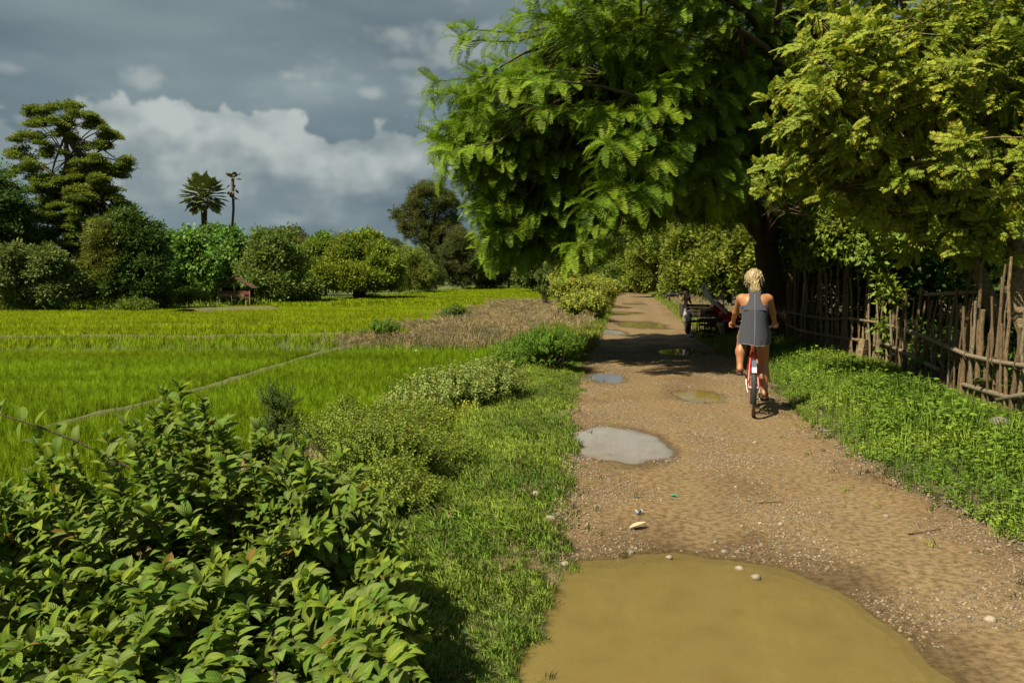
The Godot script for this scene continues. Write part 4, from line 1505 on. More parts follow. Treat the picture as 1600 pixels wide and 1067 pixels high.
func build_gooseberry_tree() -> void:
	rng.seed = 515
	var foot := Vector3(6.75, 0.05, -12.2)
	var o := thing("pinnate_tree", "yellow-green tree with orange leaf tips leaning over the bamboo fence", "tree", foot)
	var tr := MB.new()
	var spine := [[1566, 540, 12.2], [1556, 490, 12.2], [1530, 425, 12.1], [1500, 385, 12.0], [1472, 345, 11.9]]
	var pts := [Vector3(0, -0.2, 0)]
	for s in spine:
		pts.append(at(s[0], s[1], s[2]) - foot)
	tr.tube(pts, [0.15, 0.12, 0.1, 0.095, 0.085, 0.07], 9)
	put("trunk", tr, M.pale_bark, o)
	var limbs := MB.new()
	var joint: Vector3 = pts[-1] + foot
	var ends := []
	for e in [[1440, 270, 9.6], [1360, 215, 9.0], [1300, 160, 9.0], [1265, 110, 9.2], [1270, 235, 9.4], [1250, 180, 9.6], [1330, 80, 9.0], [1420, 130, 8.8], [1450, 40, 9.2], [1500, 110, 9.0], [1540, 30, 9.4], [1570, 150, 9.0], [1590, 235, 9.0], [1320, 290, 9.5], [1255, 275, 9.7], [1545, 310, 9.0], [1590, 330, 9.2], [1440, 320, 9.8], [1390, 250, 9.2], [1500, 270, 8.9], [1500, 345, 9.2], [1455, 365, 9.4], [1560, 365, 9.1], [1400, 330, 9.6], [1310, 120, 8.8], [1380, 60, 8.8], [1470, 150, 8.8], [1400, -40, 9.6], [1280, 30, 9.8], [1500, 220, 8.7], [1480, 190, 11.5], [1380, 140, 11.8], [1560, 90, 11.8], [1620, 180, 9.4], [1640, 60, 9.8]]:
		var q := at(e[0], e[1], e[2] * 1.22)
		ends.append(q)
		var mid := joint.lerp(q, 0.5) + Vector3.UP * 0.15 + rdir() * 0.12
		limbs.tube([joint - foot, mid - foot, q - foot], [0.055, 0.04, 0.016], 6, false)
	var tone := [Color(0.25, 0.315, 0.034), Color(0.205, 0.275, 0.034), Color(0.31, 0.35, 0.042)]
	var meshes := [pinnate_frond(12, 0.32, 0.085, 81, true).mesh(M.gloss_leaf), pinnate_frond(15, 0.36, 0.085, 82, true).mesh(M.gloss_leaf), pinnate_frond(12, 0.3, 0.085, 83, false).mesh(M.gloss_leaf)]
	var bare := []
	for k in 3:
		var m: StandardMaterial3D = M.gloss_leaf.duplicate()
		m.albedo_color = srgb(tone[k].r, tone[k].g, tone[k].b)
		bare.append(m)
	var jobs := []
	for e in ends:
		for i in 13:
			var p: Vector3 = e + rdir() * Vector3(0.75, 0.5, 0.75) * rf(0.3, 1.0)
			limbs.tube([e - foot, e.lerp(p, 0.5) + rdir() * 0.06 - foot, p - foot], [0.011, 0.008, 0.004], 4, false)
			var grow = ((p - e).normalized() + Vector3(-0.35, 0.15, 0.3) + rdir() * 0.3).normalized()
			var side = grow.cross(Vector3.UP).normalized()
			for k in 9:
				var f := TAU * k / 9.0
				jobs.append([p - grow * 0.035 * k, (side * cos(f) + side.cross(grow) * sin(f) * 0.6 + grow * rf(0.3, 1.0)).normalized(), p.distance_to(EYE), (p - Vector3(5.6, 3.4, -12.2)).normalized()])
	jobs.sort_custom(func(a, b): return a[2] < b[2])
	var places := [[], [], []]
	var tints := [[], [], []]
	for i in jobs.size():
		var j: Array = jobs[i]
		var k := rng.randi() % 3
		var xf := Transform3D(basis_along((j[1] + rdir() * 0.35).normalized(), Vector3.UP * 0.6 + j[3] * 0.8 + rdir() * 0.4).scaled(Vector3.ONE * rf(0.6, 0.95)), j[0] - foot)
		if i < 300:
			part("frond", meshes[k], o, bare[rng.randi() % 3]).transform = xf
		else:
			places[k].append(xf)
			tints[k].append(tone[0].lerp(tone[1 + rng.randi() % 2], rf(0, 0.9)) * rf(0.8, 1.15))
	for i in 7:  # bare twigs sticking out on the shaded side
		var a := at(rf(1290, 1310), rf(290, 360), 11.6)
		limbs.tube([a - foot, at(rf(1215, 1240), rf(305, 345), 11.5) - foot, at(rf(1188, 1205), rf(312, 362), 11.4) - foot], [0.006, 0.004, 0.0015], 3, false)
	put("limbs", limbs, M.pale_bark, o)
	for k in 3:
		copies("crown", meshes[k], places[k], tints[k], o)
	# a second stem stands close by
	var f2 := Vector3(6.6, 0.04, -10.6)
	o = thing("bare_trunk", "straight bark-covered tree trunk behind the end of the fence", "tree", f2)
	var t2 := MB.new()
	t2.tube([Vector3(0, -0.2, 0), at(1592, 480, 11.2) - f2, at(1590, 380, 11.2) - f2, at(1598, 200, 11.3) - f2, at(1612, 60, 11.4) - f2], [0.16, 0.12, 0.115, 0.1, 0.07], 9)
	put("trunk", t2, M.pale_bark, o)
	var places2 := []
	var tints2 := []
	for i in 700:
		places2.append(Transform3D(basis_along(rdir(), Vector3.UP).scaled(Vector3.ONE * rf(0.8, 1.2)), at(1612, 60, 11.4) + rdir() * Vector3(1.7, 1.2, 1.5) * pow(rf(0, 1), 0.4) - f2))
		tints2.append(tone[1] * rf(0.6, 1.0))
	copies("crown", meshes[2], places2, tints2, o)


# ---------------------------------------------------------------- shrubs beside the road
func shrub(called: String, label: String, foot: Vector3, blobs: Array, mesh: Mesh, tint: Color, count: int, size: Array, category := "shrub", group := "") -> Node3D:
	var o := thing(called, label, category, foot, 0.0, group)
	var places := []
	var tints := []
	var stems := MB.new()
	tint *= LEAF
	var total := 0.0
	for b in blobs:
		total += b[1].x * b[1].z + b[1].y * b[1].x
	for b in blobs:
		var n := int(count * (b[1].x * b[1].z + b[1].y * b[1].x) / total)
		for i in n:
			var dir := rdir()
			dir.y = absf(dir.y) if rf(0, 1) < 0.8 else dir.y
			var p: Vector3 = b[0] + dir * b[1] * (1.0 - 0.45 * pow(rf(0, 1), 1.5)) * (1.0 + 0.5 * rough_noise.get_noise_3d(dir.x * 45.0 + b[0].x * 9.0, dir.y * 45.0, dir.z * 45.0)) * (1.0 if rf(0, 1) < 0.93 else rf(1.05, 1.35))
			p.y = maxf(p.y, land(p.x, -p.z) + 0.03)
			var k := rf(size[0], size[1])
			var up := (dir * 0.8 + Vector3.UP * 0.6 + rdir() * 0.45).normalized()
			places.append(Transform3D(basis_up(up, rf(0, TAU)).scaled(Vector3.ONE * k), p - foot - up * 0.12 * k))
			var t := rf(0.75, 1.22)
			tints.append(Color(tint.r * t * rf(0.9, 1.15), tint.g * t, tint.b * t))
			if i % 9 == 0:
				var g := Vector3(lerpf(b[0].x, p.x, 0.25), 0, lerpf(b[0].z, p.z, 0.25))
				g.y = land(g.x, -g.z) - 0.03
				stems.tube([g - foot, g.lerp(p, 0.55) + rdir() * 0.05 - foot, p - foot], [0.009, 0.007, 0.003], 4, false)
	put("stems", stems, M.bark, o)
	copies("foliage", mesh, places, tints, o)
	return o


func build_shrubs() -> void:
	rng.seed = 626
	var small := twig(20, 0.035, 0.26, 91).mesh(M.leaf)
	var oval := twig(14, 0.05, 0.24, 92, 0.55).mesh(M.gloss_leaf)
	var tiny := twig(26, 0.024, 0.24, 93, 0.6).mesh(M.leaf)
	var spot := func(px: float, py: float, d: float, rx: float, ry: float) -> Array: return [at(px, py, d), Vector3(rx, ry, rx) * d / F]
	shrub("verge_shrub", "low small-leaved shrub spilling down the bank past the broad-leaved shrub", on_land(-1.35, 7.0), [spot.call(600, 715, 6.6, 90, 48), spot.call(570, 680, 7.3, 90, 30), spot.call(675, 712, 7.2, 60, 26), spot.call(610, 780, 5.8, 80, 36), spot.call(540, 650, 7.6, 14, 26), spot.call(640, 660, 8.4, 60, 20)], small, Color(0.135, 0.195, 0.028), 2600, [0.5, 0.95])
	shrub("grey_shrub", "grey-green shrub with paler leaves in the middle of the bank", on_land(-0.9, 10.5), [spot.call(700, 612, 10.5, 66, 26), spot.call(760, 600, 11.2, 60, 28), spot.call(645, 635, 9.8, 50, 20)], oval, Color(0.16, 0.21, 0.05), 1500, [0.6, 1.0])
	shrub("dense_shrub", "dense dark green shrub at the edge of the tree shade", on_land(0.7, 14.8), [spot.call(862, 545, 14.8, 48, 30), spot.call(820, 560, 15.2, 40, 28), spot.call(790, 572, 14.6, 30, 20)], tiny, Color(0.105, 0.2, 0.024), 1900, [0.7, 1.2])
	shrub("sprig_shrub", "thin dark sprig standing at the foot of the bank by the rice", on_land(-2.15, 8.0), [spot.call(432, 635, 8.0, 24, 34), spot.call(440, 668, 8.0, 30, 20), spot.call(455, 690, 7.8, 30, 20)], tiny, Color(0.055, 0.095, 0.024), 300, [0.5, 0.9])
	shrub("yellow_shrub", "tall yellow-green shrub beside the bend of the road", on_land(2.15, 32.0), [spot.call(895, 460, 32.0, 28, 30), spot.call(915, 480, 31.0, 32, 18), spot.call(935, 462, 36.0, 24, 20), spot.call(880, 440, 34.0, 16, 16)], oval, Color(0.19, 0.22, 0.034), 2600, [1.3, 2.3])
	shrub("yellow_shrub", "low yellow-green shrub past the tall one beside the road", on_land(3.6, 44.0), [spot.call(950, 455, 44.0, 20, 13), spot.call(930, 448, 46.0, 18, 13)], oval, Color(0.18, 0.21, 0.03), 900, [1.5, 2.5])
	shrub("leaning_shrub", "dark leafy sapling at the end of the dry grass", on_land(1.4, 60.0), [spot.call(853, 440, 60.0, 12, 18), spot.call(852, 455, 60.0, 10, 8)], oval, Color(0.08, 0.12, 0.025), 500, [1.8, 2.8])
	shrub("lone_bush", "single dark bush at the edge of the rice and dry grass", on_land(-3.0, 44.0), [[at(711, 491, 44.0) , Vector3(0.55, 0.3, 0.4)]], oval, Color(0.075, 0.115, 0.022), 260, [1.2, 2.0], "bush")
	shrub("bund_weeds", "leafy weeds on the earth bank by the bent branch", on_land(-5.6, 30.0), [[at(600, 515, 30.0), Vector3(0.55, 0.3, 0.35)], [at(568, 524, 30.0), Vector3(0.14, 0.18, 0.14)]], oval, Color(0.085, 0.16, 0.02), 240, [0.8, 1.3], "weeds")
	# the slope under and between the shrubs
	var fill := []
	while fill.size() < 3000:
		var d := 3.0 + 12.5 * rf(0, 1)
		var k := rf(1.05, 3.1)
		if rough_noise.get_noise_2d((k + d) * 13.0, d * 13.0) < -0.1:
			continue
		fill.append([on_land(along(LEFT_EDGE, d) - k, d), 1.0])
	spread_plants("bank_weeds", "tangled small-leaved weeds covering the bank beside the verge", "weeds", small, fill, Color(0.17, 0.23, 0.03), [0.6, 1.15], 0.6)
	# climbing shrub on the far fence
	var s := func(px: float, py: float, d: float, rx: float, ry: float) -> Array: return [at(px, py, d), Vector3(rx, ry, rx) * d / F]
	var hang := cluster(12, 0.1, 0.5, 0.16, 95, 0.5).mesh(M.leaf)
	var o := crown_tree("creeper_shrub", "bright creeper shrub hanging over the far stretch of fence", "shrub", "", Vector3(6.7, 0.04, -15.6), [[Vector3(6.7, -0.1, -15.6), 0.03], [Vector3(6.65, 1.2, -15.6), 0.022], [at(1330, 350, 16.2), 0.01]], [s.call(1325, 365, 16.2, 44, 36), s.call(1285, 335, 16.6, 40, 32), s.call(1272, 392, 17.2, 24, 14), s.call(1365, 395, 15.8, 34, 26), s.call(1388, 470, 15.2, 9, 44), s.call(1400, 355, 15.6, 38, 38), s.call(1440, 390, 15.0, 32, 34), s.call(1345, 320, 16.4, 40, 30)], hang, Color(0.15, 0.215, 0.028), {"clump": 0.32, "per": 15, "fill": 1.3, "bark": M.pale_bark})


func build_broad_shrub() -> void:
	# the broad-leaved shrub close to the camera
	rng.seed = 818
	var foot := on_land(-1.25, 4.1)
	var o := thing("broad_shrub", "large broad-leaved shrub with drooping leaves beside the verge", "shrub", foot)
	var kinds := []
	for k in 4:
		var mb := MB.new()
		mb.leaf(Vector3.ZERO, Vector3(0, 0.25, 1).normalized(), Vector3(0, 1, -0.25).normalized(), 1.0, [0.42, 0.48, 0.36, 0.54][k], [0.9, 1.3, 0.5, 1.0][k], [0.35, 0.25, 0.45, 0.3][k], 6, 0.72)
		kinds.append(mb)
	var meshes := []
	for k in kinds:
		meshes.append(k.mesh(M.big_leaf))
	var stems := MB.new()
	stems.col = Color(1, 1, 1)
	var jobs := []
	# where the outline of the shrub runs: pixel, depth
	var tips := []
	var crest := [[60, 690], [110, 720], [160, 690], [200, 660], [255, 612], [285, 608], [320, 625], [350, 660], [400, 665], [440, 690], [480, 695], [530, 710], [560, 740], [590, 790], [620, 840], [640, 900], [650, 950], [660, 990]]
	for c in crest:
		tips.append(at(c[0] + rf(-6, 6), c[1] + rf(-4, 8), rf(3.9, 4.4)))
	for i in 560:
		var px := rf(-120, 655)
		var top := 640.0 + 0.0 * px
		for k in crest.size() - 1:
			if px >= crest[k][0] and px < crest[k + 1][0]:
				top = lerpf(crest[k][1], crest[k + 1][1], (px - crest[k][0]) / (crest[k + 1][0] - crest[k][0]))
		if px < 60:
			top = 740.0 - px * 0.3
		var py := top + 20.0 + 500.0 * pow(rf(0, 1), 1.35)
		# the surface leans back: low parts are nearer
		var d := lerpf(4.3, 2.75, clampf((py - 600.0) / 480.0, 0.0, 1.1)) + rf(-0.25, 0.3)
		var p := at(px, py, d)
		p.y = maxf(p.y, land(p.x, -p.z) + 0.08)
		tips.append(p)
	for p in tips:
		var root_x := lerpf(p.x, -1.25, 0.45)
		var root_d := lerpf(-p.z, 4.1, 0.5)
		var g := on_land(root_x, root_d, 0.03)
		var mid: Vector3 = g.lerp(p, 0.55) + Vector3.UP * 0.12 * g.distance_to(p) + rdir() * 0.06
		var curve := [g, g.lerp(mid, 0.5) + Vector3.UP * 0.05, mid, mid.lerp(p, 0.5) + Vector3.UP * 0.04, p]
		var local := []
		for q in curve:
			local.append(q - foot)
		stems.tube(local, [0.009, 0.007, 0.006, 0.004, 0.002], 5, false)
		var reach: float = mid.distance_to(p) + g.distance_to(mid) * 0.4
		var n := clampi(int(reach / 0.036), 6, 15)
		for i in n:
			var t := float(i) / (n - 1)
			var q: Vector3 = (mid.lerp(curve[3], t * 2.0) if t < 0.5 else curve[3].lerp(p, t * 2.0 - 1.0)) if t > 0.15 else g.lerp(mid, 0.8)
			var grow: Vector3 = (p - mid).normalized()
			var side := grow.cross(Vector3.UP).normalized().rotated(grow, (PI / 2.0) * (i % 2) * 0.7 + rf(-0.4, 0.4))
			for s in [-1.0, 1.0]:
				var dir = (side * s + grow * rf(0.2, 0.8) + Vector3.UP * rf(-0.1, 0.4) + rdir() * 0.2).normalized()
				jobs.append([q, dir, rf(0.05, 0.112) * lerpf(1.0, 0.75, t), q.distance_to(EYE)])
		for i in 3:
			jobs.append([p, ((p - mid).normalized() + rdir() * 0.8 + Vector3.UP * 0.2).normalized(), rf(0.05, 0.09), p.distance_to(EYE)])
	put("stems", stems, M.bark, o)
	# the long shoot that reaches out past the others
	var shoot := MB.new()
	var a := at(200, 730, 3.9)
	var sp := [a, at(120, 690, 3.85), at(55, 665, 3.8), at(0, 648, 3.75), at(-40, 640, 3.75)]
	var sl := []
	for q in sp:
		sl.append(q - foot)
	shoot.tube(sl, [0.006, 0.005, 0.004, 0.003, 0.002], 5)
	put("shoot", shoot, M.stakes[3], o)
	for i in 7:
		var q: Vector3 = sp[mini(i / 2 + (i % 2), 4)].lerp(sp[mini(i / 2 + 1, 4)], 0.4)
		jobs.append([q, Vector3(rf(-0.3, 0.5), 0.8, rf(-0.4, 0.4)).normalized(), 0.085, 0.0])
		jobs.append([q, Vector3(rf(-0.5, 0.3), -0.8, rf(-0.2, 0.6)).normalized(), 0.085, 0.0])
	for j in jobs:  # leaves on the outside of the bush show most
		j[3] += 0.35 * maxf(0.0, -j[0].y) - 0.25 * (j[0].y)
	jobs.sort_custom(func(x, y): return x[3] < y[3])
	var places := [[], [], [], []]
	var tints := [[], [], [], []]
	var base := [Color(0.226, 0.345, 0.044), Color(0.164, 0.291, 0.043), Color(0.307, 0.401, 0.048), Color(0.251, 0.338, 0.087)]
	for i in jobs.size():
		var j: Array = jobs[i]
		var k := rng.randi() % 4
		var xf := Transform3D(basis_along(j[1], Vector3(-0.2, 1, 0.3) + rdir() * 0.4).scaled(Vector3.ONE * j[2]), j[0] - foot)
		if i < 300:
			part("leaf", meshes[k], o, M.tones[rng.randi() % 4]).transform = xf
		else:
			places[k].append(xf)
			var t := rf(0.72, 1.25)
			tints[k].append(base[rng.randi() % 4] * t if rf(0, 1) > 0.012 else Color(0.3, 0.2, 0.03))
	for k in 4:
		copies("foliage", meshes[k], places[k], tints[k], o)


# ---------------------------------------------------------------- fence
func fence_depth(px: float) -> float:
	return along([[1200, 21.5], [1232, 20.0], [1392, 15.2], [1400, 14.2], [1500, 11.6], [1600, 9.6], [1680, 8.4], [1850, 6.9]], px)


func stick(parent: Node, called: String, a: Vector3, b: Vector3, r0: float, r1: float, mat: Material, wob := 0.02, sides := 7) -> MeshInstance3D:
	var mb := MB.new()
	var pts := []
	var rad := []
	for i in 6:
		var t := i / 5.0
		pts.append(a.lerp(b, t) + rdir() * wob * (1.0 if i > 0 and i < 5 else 0.2))
		rad.append(lerpf(r0, r1, t) * rf(0.9, 1.12))
	mb.tube(pts, rad, sides)
	return put(called, mb, mat, parent)


func build_fence() -> void:
	rng.seed = 232
	var foot := Vector3(6.3, 0.02, -17.6)
	var o := thing("stake_fence", "far stretch of bamboo stake fence under the creeper shrub", "fence", foot)
	var px := 1204.0
	while px < 1398.0:
		var d := fence_depth(px) + rf(-0.06, 0.06)
		var g := at(px, 500, d)
		g.y = land(g.x, d) - 0.06
		var top := at(px + rf(-7, 9), rf(398, 452) if px < 1380 else rf(470, 500), d + rf(-0.1, 0.1))
		stick(o, "stake", g - foot, top - foot, rf(0.016, 0.03), rf(0.012, 0.022), M.stakes[[0, 2, 4, 0, 1][rng.randi() % 5]], 0.02)
		px += rf(2.2, 5.2)
	for rail in [[[1231, 487], [1265, 494], [1300, 499], [1325, 497], [1372, 504]], [[1229, 506], [1250, 516], [1290, 524], [1345, 532]], [[1295, 553], [1318, 556], [1338, 557]]]:
		var mb := MB.new()
		var pts := []
		for q in rail:
			pts.append(at(q[0], q[1], fence_depth(q[0]) - 0.09) - foot)
		mb.tube(pts, [0.026, 0.03, 0.028, 0.03, 0.024], 8)
		put("rail", mb, M.stakes[2], o)
	var post := MB.new()
	post.box(at(1349, 545, 16.2) - foot, Vector3(0.13, 0.36, 0.12), Basis.from_euler(Vector3(0.1, 0.5, -0.15)))
	put("stump", post, M.grey_plank, o)
	# the near stretch
	foot = Vector3(5.75, 0.02, -11.6)
	o = thing("stake_fence", "near stretch of leaning stake fence with long poles and lashed rails", "fence", foot)
	# bottom pixel, top pixel x, y, radius
	var known := [[1392, 1397, 490, 0.03], [1402, 1404, 478, 0.022], [1408, 1407, 495, 0.026], [1416, 1418, 452, 0.032], [1425, 1441, 449, 0.042], [1432, 1447, 470, 0.028], [1420, 1443, 507, 0.026], [1438, 1458, 470, 0.034], [1446, 1466, 468, 0.022], [1455, 1460, 510, 0.028], [1468, 1497, 449, 0.04], [1478, 1503, 474, 0.04], [1487, 1520, 420, 0.034], [1492, 1500, 515, 0.03], [1500, 1512, 500, 0.024], [1507, 1523, 483, 0.07], [1518, 1525, 470, 0.03], [1516, 1543, 368, 0.032], [1528, 1537, 484, 0.05], [1541, 1555, 476, 0.042], [1554, 1568, 432, 0.032], [1561, 1572, 413, 0.022], [1575, 1581, 401, 0.03], [1586, 1594, 511, 0.042], [1598, 1604, 470, 0.03], [1612, 1618, 430, 0.034], [1626, 1624, 500, 0.034], [1640, 1646, 450, 0.036], [1462, 1470, 480, 0.02], [1510, 1507, 478, 0.03], [1534, 1530, 500, 0.026], [1548, 1546, 520, 0.022], [1568, 1566, 505, 0.026], [1412, 1411, 470, 0.02], [1450, 1452, 462, 0.018]]
	for i in 40:
		var bx := rf(1392, 1650) if i < 22 else 1650.0 + (i - 21) * 10.5
		known.append([bx, bx + rf(-6, 22), lerpf(478, 440, clampf((bx - 1392) / 200.0, 0, 1)) + rf(-14, 45), rf(0.012, 0.024)])
	for k in known:
		var d := fence_depth(k[0]) + rf(-0.1, 0.1)
		var g := at(k[0], 560, d)
		g.y = land(g.x, d) - 0.06
		stick(o, "stake", g - foot, at(k[1], k[2], d + rf(-0.15, 0.15)) - foot, k[3] * 0.82, k[3] * 0.6, M.stakes[[0, 1, 3, 0, 1, 4][rng.randi() % 6]], 0.018, 8)
	for rail in [[[1386, 508], [1420, 517], [1445, 526], [1478, 540], [1512, 555], [1560, 566], [1610, 573], [1660, 580], [1750, 590], [1845, 600]], [[1384, 537], [1410, 549], [1440, 564], [1466, 577]], [[1506, 601], [1540, 611], [1578, 622], [1602, 619]], [[1560, 624], [1600, 618], [1660, 612]]]:
		var mb := MB.new()
		var pts := []
		for q in rail:
			pts.append(at(q[0], q[1], fence_depth(q[0]) - 0.12) - foot)
		mb.tube(pts, [0.03, 0.036, 0.034, 0.036, 0.03], 8)
		put("rail", mb, M.stakes[4], o)
	var top := MB.new()
	top.tube([at(1446, 460, 13.2) - foot, at(1500, 458, 12.6) - foot, at(1530, 456, 12.2) - foot], [0.026, 0.028, 0.026], 8)
	put("cross_pole", top, M.stakes[4], o)
	var lash := MB.new()
	for q in [[1478, 541], [1512, 556], [1555, 565], [1591, 571]]:
		lash.ring(at(q[0], q[1], fence_depth(q[0]) - 0.1) - foot, Vector3(0.25, 0.2, 0.9).normalized(), 0.052, 0.008, 14, 5)
	put("lashing", lash, M.stakes[3], o)
	# sticks heaped in the yard behind it
	var heap_at := Vector3(7.6, 0.05, -12.6)
	o = thing("stick_pile", "pile of cut sticks in the yard behind the near fence", "wood pile", heap_at)
	for i in 46:
		var h := rf(0.0, 1.15)
		var c := Vector3(rf(-0.5, 0.6) * (1.25 - 0.5 * h), 0.03 + h, rf(-0.35, 0.35))
		var dir := Vector3(1.0, rf(-0.3, 0.25), rf(-0.6, 0.6)).normalized() * rf(0.4, 0.8)
		stick(o, "stick", c - dir, c + dir, rf(0.012, 0.03), rf(0.01, 0.02), M.stakes[rng.randi() % 4], 0.015, 5)
	# things hung on the trunk behind the fence end
	var cl := MB.new()
	var q0 := at(1586, 330, 10.9)
	for i in 6:
		for j in 5:
			var n := sin(j * 1.7 + i * 0.4)
			cl.vert(q0 + Vector3(j * 0.045 + 0.01 * sin(i * 1.3), -i * 0.07, 0.035 * n), Vector3(-0.5 * cos(j * 1.7), 0.1, 1).normalized(), Vector2(j, i))
	for i in 5:
		for j in 4:
			cl.tri(i * 5 + j, i * 5 + j + 1, i * 5 + j + 5)
			cl.tri(i * 5 + j + 1, i * 5 + j + 6, i * 5 + j + 5)
	tag(put("cloth", cl, plain(0.01, 0.18, 0.13, 0.7), self), "teal cloth hung against the trunk behind the fence end", "cloth")


# ---------------------------------------------------------------- bodies from joints
func smin(a: float, b: float, k: float) -> float:
	var h := maxf(k - absf(a - b), 0.0) / k
	return minf(a, b) - h * h * k * 0.25


# bones are [from, to, radius, radius]; the skin is the zero surface of their smoothly joined distances
func skin(bones: Array, cell: float, k: float, mb: MB) -> void:
	var lo := Vector3.ONE * 1e9
	var hi := -lo
	for b in bones:
		var r := maxf(b[2], b[3]) + cell * 3.0 + k
		lo = lo.min(b[0].min(b[1]) - Vector3.ONE * r)
		hi = hi.max(b[0].max(b[1]) + Vector3.ONE * r)
	var nx := int((hi.x - lo.x) / cell) + 2
	var ny := int((hi.y - lo.y) / cell) + 2
	var nz := int((hi.z - lo.z) / cell) + 2
	var f := PackedFloat32Array()
	f.resize(nx * ny * nz)
	f.fill(9.0)
	for b in bones:
		var a: Vector3 = b[0]
		var ab: Vector3 = b[1] - a
		var l2 := maxf(ab.length_squared(), 1e-8)
		var r := maxf(b[2], b[3]) + cell * 2.5 + k
		var s: Vector3 = ((a.min(b[1]) - Vector3.ONE * r - lo) / cell).floor().max(Vector3.ZERO)
		var e: Vector3 = ((a.max(b[1]) + Vector3.ONE * r - lo) / cell).ceil()
		var squash: Vector3 = b[4] if b.size() > 4 else Vector3.ONE
		for z in range(int(s.z), mini(int(e.z), nz - 1) + 1):
			for y in range(int(s.y), mini(int(e.y), ny - 1) + 1):
				var row := (z * ny + y) * nx
				for x in range(int(s.x), mini(int(e.x), nx - 1) + 1):
					var p := lo + Vector3(x, y, z) * cell - a
					var t := clampf(p.dot(ab) / l2, 0.0, 1.0)
					var d: float = ((p - ab * t) * squash).length() - lerpf(b[2], b[3], t)
					f[row + x] = smin(f[row + x], d, k)
	var id := PackedInt32Array()
	id.resize(nx * ny * nz)
	id.fill(-1)
	for z in nz - 1:
		for y in ny - 1:
			for x in nx - 1:
				var i := (z * ny + y) * nx + x
				if absf(f[i]) > cell * 2.0:
					continue
				var c := [f[i], f[i + 1], f[i + nx], f[i + nx + 1], f[i + nx * ny], f[i + nx * ny + 1], f[i + nx * ny + nx], f[i + nx * ny + nx + 1]]
				var inside := 0
				for v in c:
					inside += 1 if v < 0.0 else 0
				if inside == 0 or inside == 8:
					continue
				var sum := Vector3.ZERO
				var n := 0
				for e in [[0, 1], [2, 3], [4, 5], [6, 7], [0, 2], [1, 3], [4, 6], [5, 7], [0, 4], [1, 5], [2, 6], [3, 7]]:
					var a: float = c[e[0]]
					var b: float = c[e[1]]
					if (a < 0.0) != (b < 0.0):
						var t := a / (a - b)
						var p0 := Vector3(e[0] & 1, (e[0] >> 1) & 1, e[0] >> 2)
						var p1 := Vector3(e[1] & 1, (e[1] >> 1) & 1, e[1] >> 2)
						sum += p0.lerp(p1, t)
						n += 1
				var g := Vector3(c[1] + c[3] + c[5] + c[7] - c[0] - c[2] - c[4] - c[6], c[2] + c[3] + c[6] + c[7] - c[0] - c[1] - c[4] - c[5], c[4] + c[5] + c[6] + c[7] - c[0] - c[1] - c[2] - c[3])
				id[i] = mb.vert(lo + (Vector3(x, y, z) + sum / n) * cell, g.normalized())
	for z in range(1, nz - 1):
		for y in range(1, ny - 1):
			for x in range(1, nx - 1):
				var i := (z * ny + y) * nx + x
				var here := f[i] < 0.0
				if absf(f[i]) > cell * 2.0:
					continue
				for k2 in 3:
					var stepn: int = [1, nx, nx * ny][k2]
					if (f[i + stepn] < 0.0) == here:
						continue
					var u: int = [nx, nx * ny, 1][k2]
					var w: int = [nx * ny, 1, nx][k2]
					var a := id[i]
					var b := id[i - u]
					var c2 := id[i - u - w]
					var d2 := id[i - w]
					if a < 0 or b < 0 or c2 < 0 or d2 < 0:
						continue
					mb.tri(a, b, c2)
					mb.tri(a, c2, d2)


